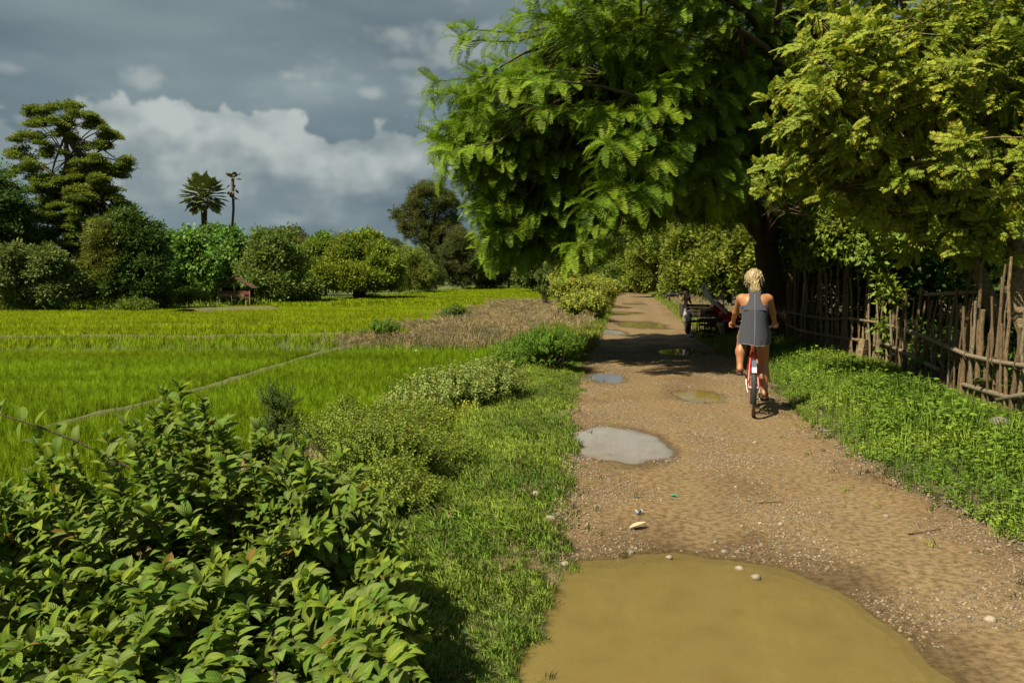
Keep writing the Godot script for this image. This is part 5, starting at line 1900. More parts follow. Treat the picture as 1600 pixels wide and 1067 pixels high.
func build_cyclist() -> void:
	rng.seed = 1414
	var spot := Vector3(2.73, 0.0, -10.05)
	spot.y = road_height(spot.x, 10.05)
	var turn := -0.245
	# ---- the bicycle, its rear wheel on the ground at the origin, heading to -z
	var o := thing("bicycle", "red bicycle ridden away along the dirt road", "bicycle", spot, turn)
	var red := plain(0.42, 0.022, 0.012, 0.35)
	red.clearcoat_enabled = true
	red.clearcoat = 0.5
	var steel := plain(0.32, 0.3, 0.27, 0.4, 0.8)
	var black := plain(0.018, 0.017, 0.016, 0.7)
	var mud := plain(0.13, 0.085, 0.05, 0.9)
	var rad := 0.325
	for w in [0.0, -1.05]:
		var wheel := MB.new()
		wheel.ring(Vector3(0, rad, w), Vector3.RIGHT, rad - 0.02, 0.02, 40, 8)
		var tyre := put("wheel", wheel, mud, o)
		var rim := MB.new()
		rim.ring(Vector3(0, rad, w), Vector3.RIGHT, rad - 0.048, 0.011, 36, 6)
		for i in 24:
			var t := TAU * i / 24.0
			rim.tube([Vector3(0.022 * (1 if i % 2 else -1), rad, w), Vector3(0, rad + sin(t) * (rad - 0.05), w + cos(t) * (rad - 0.05))], [0.0016], 3, false)
		put("rim", rim, steel, tyre)
		var hub := MB.new()
		hub.tube([Vector3(-0.05, rad, w), Vector3(0.05, rad, w)], [0.022], 8)
		put("hub", hub, steel, tyre)
		var guard := MB.new()
		var from := 0.25 if w == 0.0 else 0.7
		for i in 13:
			var t := lerpf(-0.45, 2.1, i / 12.0) if w == 0.0 else lerpf(0.5, 2.6, i / 12.0)
			var out := Vector3(0, sin(t), cos(t))
			for j in 5:
				var a := (j - 2) * 0.5
				guard.vert(Vector3(sin(a) * 0.034, rad, w) + out * (rad + 0.012 + 0.014 * (cos(a) - 1.0)), (out * cos(a) + Vector3.RIGHT * sin(a)).normalized())
		for i in 12:
			for j in 4:
				guard.tri(i * 5 + j, i * 5 + j + 1, i * 5 + j + 5)
				guard.tri(i * 5 + j + 1, i * 5 + j + 6, i * 5 + j + 5)
		put("mudguard", guard, black if w == 0.0 else red, o)
	var fr := MB.new()
	var bb := Vector3(0, 0.29, -0.44)
	var seat := Vector3(0, 0.74, -0.27)
	var head := Vector3(0, 0.78, -0.86)
	fr.tube([bb, seat], [0.019], 10)
	fr.tube([bb, bb.lerp(head, 0.5) - Vector3(0, 0.05, 0), head - Vector3(0, 0.12, 0)], [0.022], 10)
	fr.tube([head + Vector3(0, 0.02, 0.01), head - Vector3(0, 0.17, 0.06)], [0.024], 10)
	for s in [-1.0, 1.0]:
		fr.tube([Vector3(0.055 * s, rad, 0), Vector3(0.05 * s, rad + 0.17, -0.09), Vector3(0.035 * s, 0.66, -0.22), Vector3(0.012 * s, 0.71, -0.26)], [0.011, 0.012, 0.012, 0.012], 8)
		fr.tube([Vector3(0.055 * s, rad, 0), Vector3(0.05 * s, rad - 0.02, -0.2), bb], [0.011, 0.012, 0.014], 8)
	put("frame", fr, red, o)
	var fork := MB.new()
	for s in [-1.0, 1.0]:
		fork.tube([head - Vector3(-0.03 * s, 0.17, 0.06), Vector3(0.05 * s, 0.45, -0.99), Vector3(0.05 * s, rad, -1.05)], [0.013, 0.012, 0.01], 8)
	put("fork", fork, red, o)
	var stay := MB.new()
	for s in [-1.0, 1.0]:
		stay.tube([Vector3(0.07 * s, rad, 0.0), Vector3(0.045 * s, rad + 0.16, 0.2), Vector3(0.0, rad + 0.2, 0.27)], [0.004], 5)
		stay.tube([Vector3(0.075 * s, rad + 0.01, 0.0), Vector3(0.06 * s, rad - 0.05, 0.05)], [0.009], 6)
	stay.tube([Vector3(-0.085, rad, 0), Vector3(0.085, rad, 0)], [0.008], 6)
	put("mudguard_stay", stay, steel, o)
	var plate := MB.new()
	plate.box(Vector3(0, 0.555, 0.262), Vector3(0.05, 0.075, 0.008), Basis.from_euler(Vector3(-0.75, 0, 0)))
	put("reflector", plate, plain(0.5, 0.5, 0.47, 0.3), o)
	var cap := MB.new()
	cap.box(Vector3(0, 0.615, 0.185), Vector3(0.055, 0.1, 0.007), Basis.from_euler(Vector3(-0.75, 0, 0)))
	put("mudguard_flap", cap, plain(0.07, 0.09, 0.12, 0.3), o)
	var saddle := MB.new()
	skin([[Vector3(-0.055, 0.845, -0.17), Vector3(0.055, 0.845, -0.17), 0.04, 0.04], [Vector3(0, 0.85, -0.18), Vector3(0, 0.85, -0.4), 0.045, 0.02]], 0.012, 0.03, saddle)
	put("saddle", saddle, black, o)
	var post := MB.new()
	post.tube([seat - Vector3(0, 0.03, 0), Vector3(0, 0.83, -0.24)], [0.013], 8)
	put("seat_post", post, steel, o)
	var bar := MB.new()
	bar.tube([head, head + Vector3(0, 0.19, 0.04)], [0.013], 8)
	bar.tube([Vector3(-0.25, 1.0, -0.68), Vector3(-0.23, 0.985, -0.76), Vector3(-0.1, 0.96, -0.86), Vector3(0.1, 0.96, -0.86), Vector3(0.23, 0.985, -0.76), Vector3(0.25, 1.0, -0.68)], [0.012], 8)
	put("handlebar", bar, steel, o)
	for s in [-1.0, 1.0]:
		var grip := MB.new()
		grip.tube([Vector3(0.252 * s, 1.0, -0.66), Vector3(0.238 * s, 0.99, -0.75)], [0.017], 8)
		put("grip", grip, black if s < 0 else plain(0.55, 0.53, 0.6, 0.5), o)
	var crank := MB.new()
	var up := Vector3(-0.08, 0.29 + 0.135, -0.44 - 0.07)
	var down := Vector3(0.08, 0.29 - 0.135, -0.44 + 0.07)
	crank.tube([Vector3(-0.075, 0.29, -0.44), Vector3(0.075, 0.29, -0.44)], [0.014], 8)
	crank.tube([Vector3(-0.072, 0.29, -0.44), up], [0.011], 6)
	crank.tube([Vector3(0.072, 0.29, -0.44), down], [0.011], 6)
	crank.ring(Vector3(0.05, 0.29, -0.44), Vector3.RIGHT, 0.075, 0.006, 24, 5)
	put("crank", crank, steel, o)
	for p in [up - Vector3(0.06, 0, 0), down + Vector3(0.06, 0, 0)]:
		var pedal := MB.new()
		pedal.box(p, Vector3(0.1, 0.024, 0.075))
		put("pedal", pedal, black, o)

	# ---- the rider
	var w := thing("person", "person in a grey sleeveless dress with tied blonde hair riding the red bicycle", "person", spot, turn)
	var body := MB.new()
	var hipl := Vector3(-0.085, 0.92, -0.24)
	var hipr := Vector3(0.085, 0.92, -0.24)
	var bones := [
		[Vector3(-0.06, 0.95, -0.225), Vector3(0.06, 0.95, -0.225), 0.095, 0.095],
		[Vector3(0, 0.98, -0.225), Vector3(0, 1.13, -0.255), 0.105, 0.1],
		[Vector3(-0.035, 1.13, -0.25), Vector3(-0.065, 1.28, -0.3), 0.092, 0.098],
		[Vector3(0.035, 1.13, -0.25), Vector3(0.065, 1.28, -0.3), 0.092, 0.098],
		[Vector3(-0.06, 1.28, -0.3), Vector3(-0.135, 1.335, -0.33), 0.085, 0.05],
		[Vector3(0.06, 1.28, -0.3), Vector3(0.135, 1.335, -0.33), 0.085, 0.05],
		[Vector3(0, 1.37, -0.33), Vector3(-0.005, 1.47, -0.37), 0.058, 0.05],
		# arms
		[Vector3(-0.166, 1.322, -0.335), Vector3(-0.212, 1.16, -0.46), 0.043, 0.034],
		[Vector3(-0.212, 1.16, -0.46), Vector3(-0.242, 1.03, -0.645), 0.033, 0.024],
		[Vector3(0.166, 1.322, -0.335), Vector3(0.212, 1.16, -0.46), 0.043, 0.034],
		[Vector3(0.212, 1.16, -0.46), Vector3(0.242, 1.03, -0.645), 0.033, 0.024],
		# the leg that is up
		[hipl, Vector3(-0.125, 0.86, -0.62), 0.092, 0.06],
		[Vector3(-0.125, 0.86, -0.62), Vector3(-0.145, 0.69, -0.56), 0.056, 0.058],
		[Vector3(-0.145, 0.69, -0.56), Vector3(-0.15, 0.5, -0.5), 0.056, 0.035],
		[Vector3(-0.15, 0.49, -0.47), Vector3(-0.15, 0.455, -0.5), 0.034, 0.03],
		[Vector3(-0.15, 0.46, -0.5), Vector3(-0.15, 0.448, -0.63), 0.032, 0.026],
		# the leg that is down
		[hipr, Vector3(0.115, 0.6, -0.46), 0.092, 0.06],
		[Vector3(0.115, 0.6, -0.46), Vector3(0.12, 0.43, -0.37), 0.055, 0.06],
		[Vector3(0.12, 0.43, -0.37), Vector3(0.13, 0.24, -0.32), 0.058, 0.036],
		[Vector3(0.13, 0.23, -0.29), Vector3(0.135, 0.205, -0.32), 0.035, 0.031],
		[Vector3(0.135, 0.2, -0.32), Vector3(0.15, 0.185, -0.44), 0.032, 0.026],
	]
	skin(bones, 0.014, 0.035, body)
	# hands closed on the grips
	for s in [-1.0, 1.0]:
		var hb := [[Vector3(0.242 * s, 1.032, -0.63), Vector3(0.246 * s, 1.025, -0.70), 0.026, 0.024], [Vector3(0.232 * s, 1.028, -0.68), Vector3(0.262 * s, 1.022, -0.685), 0.022, 0.02]]
		for i in 4:
			var z := -0.672 - 0.021 * i
			var x = (0.25 - 0.004 * i) * s
			var l: float = [0.9, 1.05, 1.0, 0.8][i]
			hb.append([Vector3(x, 1.03, z), Vector3(x + 0.032 * s * l, 1.012, z - 0.003), 0.0105, 0.01])
			hb.append([Vector3(x + 0.032 * s * l, 1.012, z - 0.003), Vector3(x + 0.026 * s, 0.982, z), 0.01, 0.009])
			hb.append([Vector3(x + 0.026 * s, 0.982, z), Vector3(x, 0.972, z + 0.002), 0.009, 0.0078])
		hb.append([Vector3(0.236 * s, 1.02, -0.665), Vector3(0.214 * s, 1.0, -0.69), 0.0125, 0.0115])
		hb.append([Vector3(0.214 * s, 1.0, -0.69), Vector3(0.219 * s, 0.978, -0.715), 0.011, 0.009])
		skin(hb, 0.005, 0.008, body)
	# the head: skull, jaw, nose, ears
	var hc := Vector3(-0.01, 1.555, -0.395)
	var hb2 := [[hc + Vector3(0, 0.02, 0.01), hc + Vector3(0, 0.025, -0.03), 0.083, 0.08, Vector3(1.08, 1, 1)], [hc + Vector3(0, -0.03, -0.05), hc + Vector3(0, -0.075, -0.075), 0.052, 0.034], [hc + Vector3(0, 0.01, -0.105), hc + Vector3(0, -0.022, -0.122), 0.009, 0.013], [hc + Vector3(0, -0.05, -0.102), hc + Vector3(0.001, -0.058, -0.1), 0.016, 0.014]]
	for s in [-1.0, 1.0]:
		hb2.append([hc + Vector3(0.076 * s, 0.005, 0.0), hc + Vector3(0.083 * s, -0.03, -0.005), 0.014, 0.009])
		hb2.append([hc + Vector3(0.045 * s, -0.02, -0.075), hc + Vector3(0.03 * s, -0.05, -0.08), 0.022, 0.02])
	skin(hb2, 0.007, 0.02, body)
	var flesh := plain(0.308, 0.136, 0.058, 0.5)
	flesh.subsurf_scatter_enabled = true
	flesh.subsurf_scatter_strength = 0.15
	put("body", body, flesh, w)
	for s in [-1.0, 1.0]:
		var eye := MB.new()
		eye.ball(hc + Vector3(0.033 * s, 0.002, -0.088), Vector3(0.013, 0.009, 0.012))
		put("eye", eye, plain(0.6, 0.58, 0.55, 0.2), w)
	var lips := MB.new()
	lips.ball(hc + Vector3(0, -0.052, -0.112), Vector3(0.022, 0.006, 0.008))
	put("mouth", lips, plain(0.4, 0.12, 0.1, 0.5), w)
	# hair: a cap of wavy strands gathered low at the nape
	var hair := MB.new()
	hair.col = Color(0.25, 0.175, 0.07)
	skin([[hc + Vector3(0, 0.035, 0.02), hc + Vector3(0, 0.04, -0.02), 0.082, 0.08], [hc + Vector3(0, -0.01, 0.06), hc + Vector3(0, -0.045, 0.07), 0.062, 0.05], [hc + Vector3(0.012, -0.06, 0.1), hc + Vector3(0.015, -0.12, 0.1), 0.042, 0.03], [hc + Vector3(0.015, -0.12, 0.1), hc + Vector3(0.018, -0.165, 0.085), 0.028, 0.012]], 0.009, 0.02, hair)
	for i in 190:
		var f := rf(0, TAU)
		var y := rf(-0.3, 1.0)
		var s := sqrt(1.0 - y * y)
		var d := Vector3(cos(f) * s, y, sin(f) * s)
		if d.z < -0.55 and d.y < 0.6:
			continue
		var p0 := hc + Vector3(0, 0.035, 0.0) + d * 0.086
		var knot := hc + Vector3(rf(-0.03, 0.05), -0.06 + rf(-0.03, 0.03), 0.125)
		var pts := []
		for k in 6:
			var t := k / 5.0
			var q := p0.lerp(knot, t)
			var away := (q - hc - Vector3(0, 0.01, 0.02))
			q += away.normalized() * maxf(0.0, 0.089 - away.length()) + rdir() * 0.014
			pts.append(q)
		hair.col = Color(0.27, 0.19, 0.075).lerp(Color(0.46, 0.37, 0.2), rf(0, 1)) * rf(0.6, 1.15)
		hair.tube(pts, [0.003, 0.006, 0.0065, 0.006, 0.005, 0.003], 4, false)
	for i in 44:
		var k0 := hc + Vector3(rf(-0.03, 0.055), -0.065 + rf(-0.03, 0.03), 0.128)
		var pts := [k0, k0 + Vector3(rf(-0.02, 0.02), -0.04, 0.012), k0 + Vector3(rf(-0.025, 0.03), -0.08, rf(-0.01, 0.01)), k0 + Vector3(rf(-0.03, 0.03), rf(-0.13, -0.1), -0.015)]
		hair.col = Color(0.27, 0.19, 0.075).lerp(Color(0.46, 0.37, 0.2), rf(0, 1)) * rf(0.6, 1.15)
		hair.tube(pts, [0.005, 0.006, 0.005, 0.002], 4, false)
	for i in 60:  # loose wisps
		var s := 1.0 if i % 2 else -1.0
		var wd := rdir()
		wd.z = absf(wd.z)
		s = signf(wd.x)
		var k0 := hc + Vector3(0, 0.03, 0.01) + wd * Vector3(0.09, 0.09, 0.095)
		hair.col = Color(0.36, 0.27, 0.12)
		hair.tube([k0, k0 + Vector3(rf(0.015, 0.03) * s, -0.03, 0.01), k0 + Vector3(rf(0.01, 0.04) * s, -0.07, 0.02)], [0.002, 0.002, 0.001], 3, false)
	var hm := plain(1, 1, 1, 0.42)
	hm.vertex_color_use_as_albedo = true
	put("hair", hair, hm, w)
	build_dress(w)
	# sandals
	for s in [[Vector3(-0.15, 0.44, -0.43), Vector3(-0.15, 0.427, -0.66)], [Vector3(0.132, 0.18, -0.25), Vector3(0.152, 0.163, -0.475)]]:
		var sole := MB.new()
		var dir: Vector3 = s[1] - s[0]
		skin([[s[0], s[0] + dir * 0.35, 0.03, 0.03, Vector3(1, 2.0, 1)], [s[0] + dir * 0.35, s[0] + dir * 0.75, 0.03, 0.038, Vector3(1, 2.0, 1)], [s[0] + dir * 0.75, s[1], 0.038, 0.026, Vector3(1, 2.0, 1)]], 0.008, 0.01, sole)
		var heel: Vector3 = s[0] + Vector3(0, 0.03, 0.0)
		sole.ring(heel + Vector3(0, 0.02, -0.01), Vector3(0, 0.95, 0.3).normalized(), 0.04, 0.006, 16, 5)
		sole.tube([s[0] + dir * 0.6 + Vector3(-0.035, 0.01, 0), s[0] + dir * 0.6 + Vector3(0, 0.052, 0), s[0] + dir * 0.6 + Vector3(0.035, 0.01, 0)], [0.009], 6)
		put("sandal", sole, plain(0.06, 0.03, 0.018, 0.7), w)


func dress_fold(t: float, y: float) -> float:
	# gathers that run down the skirt, and creases across the seat and the waist
	var low := clampf((1.1 - y) / 0.28, 0.1, 1.0)
	var f := 0.035 * sin(t * 9.0 + y * 9.0) + 0.025 * sin(t * 5.0 + 2.0) + 0.02 * sin(t * 17.0 + y * 21.0)
	return 1.0 + f * low + 0.014 * sin(y * 95.0 + 2.2 * sin(t * 2.0) + t * 1.5) * clampf((y - 0.85) / 0.08, 0.0, 1.0)


func build_dress(w: Node3D) -> void:
	# height, centre z, half width, half depth, centre x of each ring from hem to armpit
	var rings := [[0.805, -0.27, 0.1805, 0.2], [0.82, -0.265, 0.1815, 0.198], [0.845, -0.258, 0.1815, 0.196], [0.87, -0.25, 0.1815, 0.192], [0.905, -0.24, 0.1805, 0.182], [0.94, -0.23, 0.1767, 0.172], [0.97, -0.227, 0.1700, 0.162], [1.0, -0.226, 0.1615, 0.152], [1.035, -0.23, 0.1520, 0.142], [1.07, -0.236, 0.1444, 0.133], [1.1, -0.244, 0.1415, 0.128], [1.13, -0.252, 0.1415, 0.126], [1.19, -0.27, 0.1492, 0.124], [1.235, -0.282, 0.1558, 0.12]]
	var mb := MB.new()
	var seg := 84
	for i in rings.size():
		var r: Array = rings[i]
		for j in seg + 1:
			var t := TAU * j / seg
			var k := dress_fold(t, r[0])
			var p := Vector3(cos(t) * r[2] * k, r[0] + (0.012 * sin(t * 3.0 + 1.0) if i < 2 else 0.0), r[1] + sin(t) * r[3] * k)
			# the armholes are cut low at the sides
			if i == rings.size() - 1:
				p.y -= 0.07 * pow(absf(cos(t)), 3.0)
			mb.vert(p, Vector3(cos(t) / r[2], 0.1, sin(t) / r[3]).normalized(), Vector2(t, r[0]))
	for i in rings.size() - 1:
		for j in seg:
			var a := i * (seg + 1) + j
			mb.tri(a, a + 1, a + seg + 1)
			mb.tri(a + 1, a + seg + 2, a + seg + 1)
	# the narrow back and the front, up to the neck
	var cut := [[1.2, 0.135], [1.25, 0.1], [1.3, 0.072], [1.34, 0.062], [1.38, 0.062], [1.415, 0.07], [1.425, 0.072]]
	for side in [1.0, -1.0]:
		var first := mb.v.size()
		for i in cut.size():
			var y: float = cut[i][0]
			var axis := lerpf(-0.27, -0.345, (y - 1.19) / 0.24)
			for j in 9:
				var u := (j - 4) / 4.0
				var x: float = u * cut[i][1]
				var deep := (0.124 - 0.055 * smoothstep(1.27, 1.43, y)) * sqrt(maxf(0.05, 1.0 - pow(x / 0.2, 2.0)))
				mb.vert(Vector3(x, y, axis + side * (deep + 0.001 + 0.009 * smoothstep(1.2, 1.26, y))), Vector3(x * 3.0, 0.3, side).normalized(), Vector2(u, y))
		for i in cut.size() - 1:
			for j in 8:
				var a := first + i * 9 + j
				mb.tri(a, a + 1, a + 9)
				mb.tri(a + 1, a + 10, a + 9)
	for s in [-1.0, 1.0]:
		mb.tube([Vector3(0.055 * s, 1.42, -0.275), Vector3(0.06 * s, 1.44, -0.33), Vector3(0.06 * s, 1.42, -0.405)], [0.014], 6)
	var cloth := plain(0.07, 0.075, 0.092, 0.85)
	cloth.rim_enabled = true
	cloth.rim = 0.3
	var weave := noise_tex(256, 0.06, [[0.0, 0.5, 1.0], [Color(0.5, 0.5, 0.52), Color(0.78, 0.78, 0.8), Color(1, 1, 1)]], FastNoiseLite.TYPE_SIMPLEX_SMOOTH, 3, 51)
	cloth.albedo_texture = weave
	cloth.uv1_triplanar = true
	cloth.uv1_scale = Vector3(2.2, 11, 2.2)
	var dress := put("dress", mb, cloth, w)
	var hem := MB.new()
	var pale := plain(0.15, 0.15, 0.175, 0.8)
	for j in seg:
		var a := mb.v[j]
		var b := mb.v[j + 1]
		hem.tube([a, b], [0.0045], 5, false)
	put("hem", hem, pale, dress)
	var seam := MB.new()
	var back := [Vector3(0.004, 0.81, -0.056)]
	for i in range(1, rings.size() - 1):
		var r: Array = rings[i]
		back.append(Vector3(0.004, r[0], r[1] + r[3] * dress_fold(PI / 2.0, r[0]) + 0.002))
	back.append(Vector3(0.002, 1.25, -0.156))
	back.append(Vector3(0.0, 1.3, -0.178))
	back.append(Vector3(0.0, 1.34, -0.209))
	back.append(Vector3(0.0, 1.38, -0.237))
	seam.tube(back, [0.0036], 6)
	put("seam", seam, pale, dress)
	# the band of a blue top shows beside the narrow back
	var band := MB.new()
	var pts := []
	for j in 17:
		var t := lerpf(-0.15, PI + 0.15, j / 16.0)
		pts.append(Vector3(cos(t) * 0.172, 1.215 + 0.035 * sin(t), -0.283 + sin(t) * 0.113))
	for j in 16:
		band.quad(pts[j] - Vector3.UP * 0.012, pts[j + 1] - Vector3.UP * 0.012, pts[j + 1] + Vector3.UP * 0.012, pts[j] + Vector3.UP * 0.012, pts[j] - Vector3(0, 1.23, -0.28))
	put("top_band", band, plain(0.03, 0.06, 0.14, 0.6), w)


# ---------------------------------------------------------------- cart, tractor, dog, hut
func build_farm_things() -> void:
	rng.seed = 55
	var d := 24.3
	var foot := at(1098, 500, d)
	foot.y = land(foot.x, d)
	var k := d / F
	var o := thing("wooden_cart", "dark wooden farm cart with an upright post parked by the road", "cart", foot, -0.12)
	var loc := func(px: float, py: float, dd: float) -> Vector3: return (at(px, py, dd) - foot).rotated(Vector3.UP, 0.12)
	for s in [[1075, 24.2], [1126, 25.0]]:
		var c: Vector3 = loc.call(s[0], 504, s[1])
		c.y = 0.32
		var wh := MB.new()
		wh.ring(c, Vector3.RIGHT, 0.25, 0.075, 30, 9)
		var tyre := put("wheel", wh, plain(0.025, 0.022, 0.02, 0.85), o)
		var rim := MB.new()
		rim.tube([c - Vector3(0.06, 0, 0), c + Vector3(0.06, 0, 0)], [0.17], 18)
		put("rim", rim, M.rust, tyre)
	for i in 4:
		var plank := MB.new()
		plank.box(Vector3(0.02, 0.5 + i * 0.085, 0.1), Vector3(1.1, 0.075, 0.03), Basis.from_euler(Vector3(0, 0, -0.02)))
		put("plank", plank, M.dark_wood, o)
	for i in 5:
		var plank := MB.new()
		plank.box(Vector3(-0.42 + i * 0.215, 0.46, -0.5), Vector3(0.2, 0.035, 1.2))
		put("floor_plank", plank, M.dark_wood, o)
	for s in [-1.0, 1.0]:
		var side := MB.new()
		side.box(Vector3(0.53 * s, 0.64, -0.5), Vector3(0.035, 0.3, 1.2))
		put("side_board", side, M.dark_wood, o)
	var axle := MB.new()
	axle.tube([Vector3(-0.5, 0.32, -0.25), Vector3(0.6, 0.32, -0.25)], [0.035], 8)
	put("axle", axle, M.rust, o)
	var post := MB.new()
	var pt: Vector3 = loc.call(1073, 462, 24.1)
	post.tube([Vector3(pt.x, 0.45, 0.15), Vector3(pt.x - 0.01, 0.8, 0.15), Vector3(pt.x, pt.y, 0.15)], [0.06, 0.055, 0.045], 8)
	put("post", post, M.dark_wood, o)
	var rag := MB.new()
	skin([[Vector3(pt.x - 0.03, pt.y + 0.08, 0.15), Vector3(pt.x + 0.05, pt.y - 0.06, 0.16), 0.05, 0.07], [Vector3(pt.x + 0.04, pt.y - 0.04, 0.16), Vector3(pt.x + 0.13, pt.y - 0.2, 0.17), 0.05, 0.025], [Vector3(pt.x - 0.03, pt.y - 0.02, 0.16), Vector3(pt.x - 0.12, pt.y - 0.14, 0.16), 0.045, 0.02]], 0.018, 0.03, rag)
	tag(put("rag", rag, plain(0.05, 0.038, 0.028, 0.95), self), "dark rag bundled over the top of the cart post", "rag").position = foot
	(get_node("rag") as Node3D).rotation.y = -0.12
	var bag := MB.new()
	skin([[Vector3(pt.x - 0.03, 0.66, 0.26), Vector3(pt.x - 0.02, 0.5, 0.3), 0.03, 0.07], [Vector3(pt.x - 0.02, 0.5, 0.3), Vector3(pt.x - 0.02, 0.36, 0.28), 0.07, 0.06]], 0.02, 0.02, bag)
	var b := tag(put("sack", bag, plain(0.2, 0.2, 0.22, 0.6), self), "grey plastic sack hanging on the cart beside its wheel", "sack") as Node3D
	b.position = foot
	b.rotation.y = -0.12
	# the walking tractor
	d = 22.0
	var tf := at(1128, 500, d)
	tf.y = land(tf.x, d)
	o = thing("walking_tractor", "red walking tractor with long grey handles parked beside the cart", "tractor", tf)
	var red := grained(plain(0.5, 0.03, 0.04, 0.35), M.speck, 2.0)
	var grey := plain(0.36, 0.35, 0.31, 0.5, 0.2)
	var L := func(px: float, py: float, dd: float) -> Vector3: return at(px, py, dd) - tf
	var hood := MB.new()
	var a: Vector3 = L.call(1114, 473, 22.2)
	var e: Vector3 = L.call(1140, 498, 22.0)
	hood.box(a.lerp(e, 0.42), Vector3(0.42, 0.2, 0.26), Basis.from_euler(Vector3(0, 0.1, -0.75)))
	put("belt_cover", hood, red, o)
	var tank := MB.new()
	skin([[L.call(1130, 490, 22.0), L.call(1148, 497, 22.0), 0.11, 0.12], [L.call(1138, 503, 22.0), L.call(1146, 503, 22.0), 0.1, 0.1]], 0.02, 0.04, tank)
	put("fuel_tank", tank, plain(0.55, 0.025, 0.018, 0.3), o)
	var eng := MB.new()
	eng.box(L.call(1144, 513, 22.1), Vector3(0.42, 0.34, 0.4))
	eng.tube([L.call(1128, 514, 21.8), L.call(1128, 516, 22.2)], [0.14], 14)
	put("engine", eng, plain(0.03, 0.035, 0.032, 0.6), o)
	var side := MB.new()
	side.box(L.call(1128, 514, 21.75), Vector3(0.1, 0.26, 0.1), Basis.from_euler(Vector3(0.2, 0.2, 0.25)))
	side.ball(L.call(1124, 508, 21.8), Vector3(0.07, 0.07, 0.05))
	put("gear_case", side, plain(0.36, 0.3, 0.12, 0.7), o)
	for s in [0.0, 1.0]:
		var h := MB.new()
		h.tube([L.call(1127 + s * 10, 490, 22.0 - s * 0.45), L.call(1112 + s * 4, 472, 22.2 - s * 0.45), L.call(1097 + s * 6, 452, 22.5 - s * 0.45), L.call(1100 + s * 4, 446, 22.6 - s * 0.45)], [0.04, 0.035, 0.03, 0.024], 9)
		put("handle", h, grey, o)
	for q in [[[1134, 488], [1129, 466], [1127, 455]], [[1124, 480], [1121, 470], [1119, 464]]]:
		var lev := MB.new()
		lev.tube([L.call(q[0][0], q[0][1], 21.9), L.call(q[1][0], q[1][1], 21.95), L.call(q[2][0], q[2][1], 22.0)], [0.014], 7)
		put("lever", lev, plain(0.4, 0.33, 0.35, 0.4, 0.4), o)
	# its iron cage wheels
	for s in [[1106, 22.1], [1160, 22.4]]:
		var c: Vector3 = L.call(s[0], 515, s[1])
		c.y = 0.3
		var cage := MB.new()
		for x in [-0.14, 0.0, 0.14]:
			cage.ring(c + Vector3(x, 0, 0), Vector3.RIGHT, 0.29, 0.012, 26, 5)
		for i in 12:
			var t := TAU * i / 12.0
			var out := Vector3(0, sin(t), cos(t)) * 0.29
			cage.box(c + out, Vector3(0.32, 0.06, 0.012), Basis.from_euler(Vector3(-t, 0, 0)))
			if i % 2 == 0:
				cage.tube([c + Vector3(0, 0, 0), c + out], [0.011], 5, false)
		put("cage_wheel", cage, M.rust, o)
	var ax := MB.new()
	ax.tube([L.call(1106, 510, 22.1) * Vector3(1, 0, 1) + Vector3(0, 0.3, 0), L.call(1160, 510, 22.4) * Vector3(1, 0, 1) + Vector3(0, 0.3, 0)], [0.03], 8)
	put("axle", ax, M.rust, o)
	var gear := MB.new()
	gear.box(L.call(1112, 489, 22.3), Vector3(0.46, 0.16, 0.3), Basis.from_euler(Vector3(0, 0.2, 0.05)))
	gear.box(L.call(1116, 503, 22.2), Vector3(0.3, 0.16, 0.22))
	put("chassis", gear, M.rust, o)
	var stand := MB.new()
	stand.tube([L.call(1091, 496, 21.7), L.call(1089, 515, 21.6), L.call(1090, 530, 21.6) * Vector3(1, 0, 1)], [0.014], 6)
	stand.tube([L.call(1091, 500, 21.7), L.call(1128, 496, 21.8)], [0.016], 6)
	put("stand", stand, M.stakes[4], o)
	var stone := boulder(0.1, 7)
	var st := tag(put("stone", stone, plain(0.2, 0.19, 0.2, 0.9), self), "rounded grey stone on the ground by the cart wheel", "stone") as Node3D
	st.position = on_level(1079, 526, 0.03)

	# the dog
	d = 50.0
	var df := at(1052, 470, d)
	df.y = land(df.x, d)
	o = thing("dog", "black dog sniffing the ground beside the road", "dog", df, 0.2)
	var bd := MB.new()
	var bones := [[Vector3(-0.2, 0.5, 0), Vector3(0.05, 0.47, 0), 0.13, 0.11], [Vector3(0.05, 0.47, 0), Vector3(0.26, 0.5, 0), 0.1, 0.105], [Vector3(-0.22, 0.52, 0), Vector3(-0.4, 0.42, 0), 0.085, 0.06], [Vector3(-0.4, 0.42, 0), Vector3(-0.46, 0.38, 0), 0.062, 0.05], [Vector3(-0.46, 0.37, 0), Vector3(-0.54, 0.29, 0), 0.035, 0.024], [Vector3(0.33, 0.54, 0), Vector3(0.47, 0.6, 0), 0.025, 0.016], [Vector3(0.47, 0.6, 0), Vector3(0.53, 0.7, 0), 0.017, 0.01]]
	for s in [-1.0, 1.0]:
		bones.append([Vector3(-0.2, 0.46, 0.07 * s), Vector3(-0.22 - 0.05 * s, 0.25, 0.075 * s), 0.055, 0.03])
		bones.append([Vector3(-0.22 - 0.05 * s, 0.25, 0.075 * s), Vector3(-0.22 - 0.1 * s, 0.03, 0.075 * s), 0.028, 0.02])
		bones.append([Vector3(-0.22 - 0.1 * s, 0.025, 0.075 * s), Vector3(-0.26 - 0.1 * s, 0.02, 0.075 * s), 0.024, 0.02])
		bones.append([Vector3(0.25, 0.47, 0.07 * s), Vector3(0.17 + 0.04 * s, 0.29, 0.075 * s), 0.075, 0.04])
		bones.append([Vector3(0.17 + 0.04 * s, 0.29, 0.075 * s), Vector3(0.3 + 0.05 * s, 0.19, 0.075 * s), 0.036, 0.024])
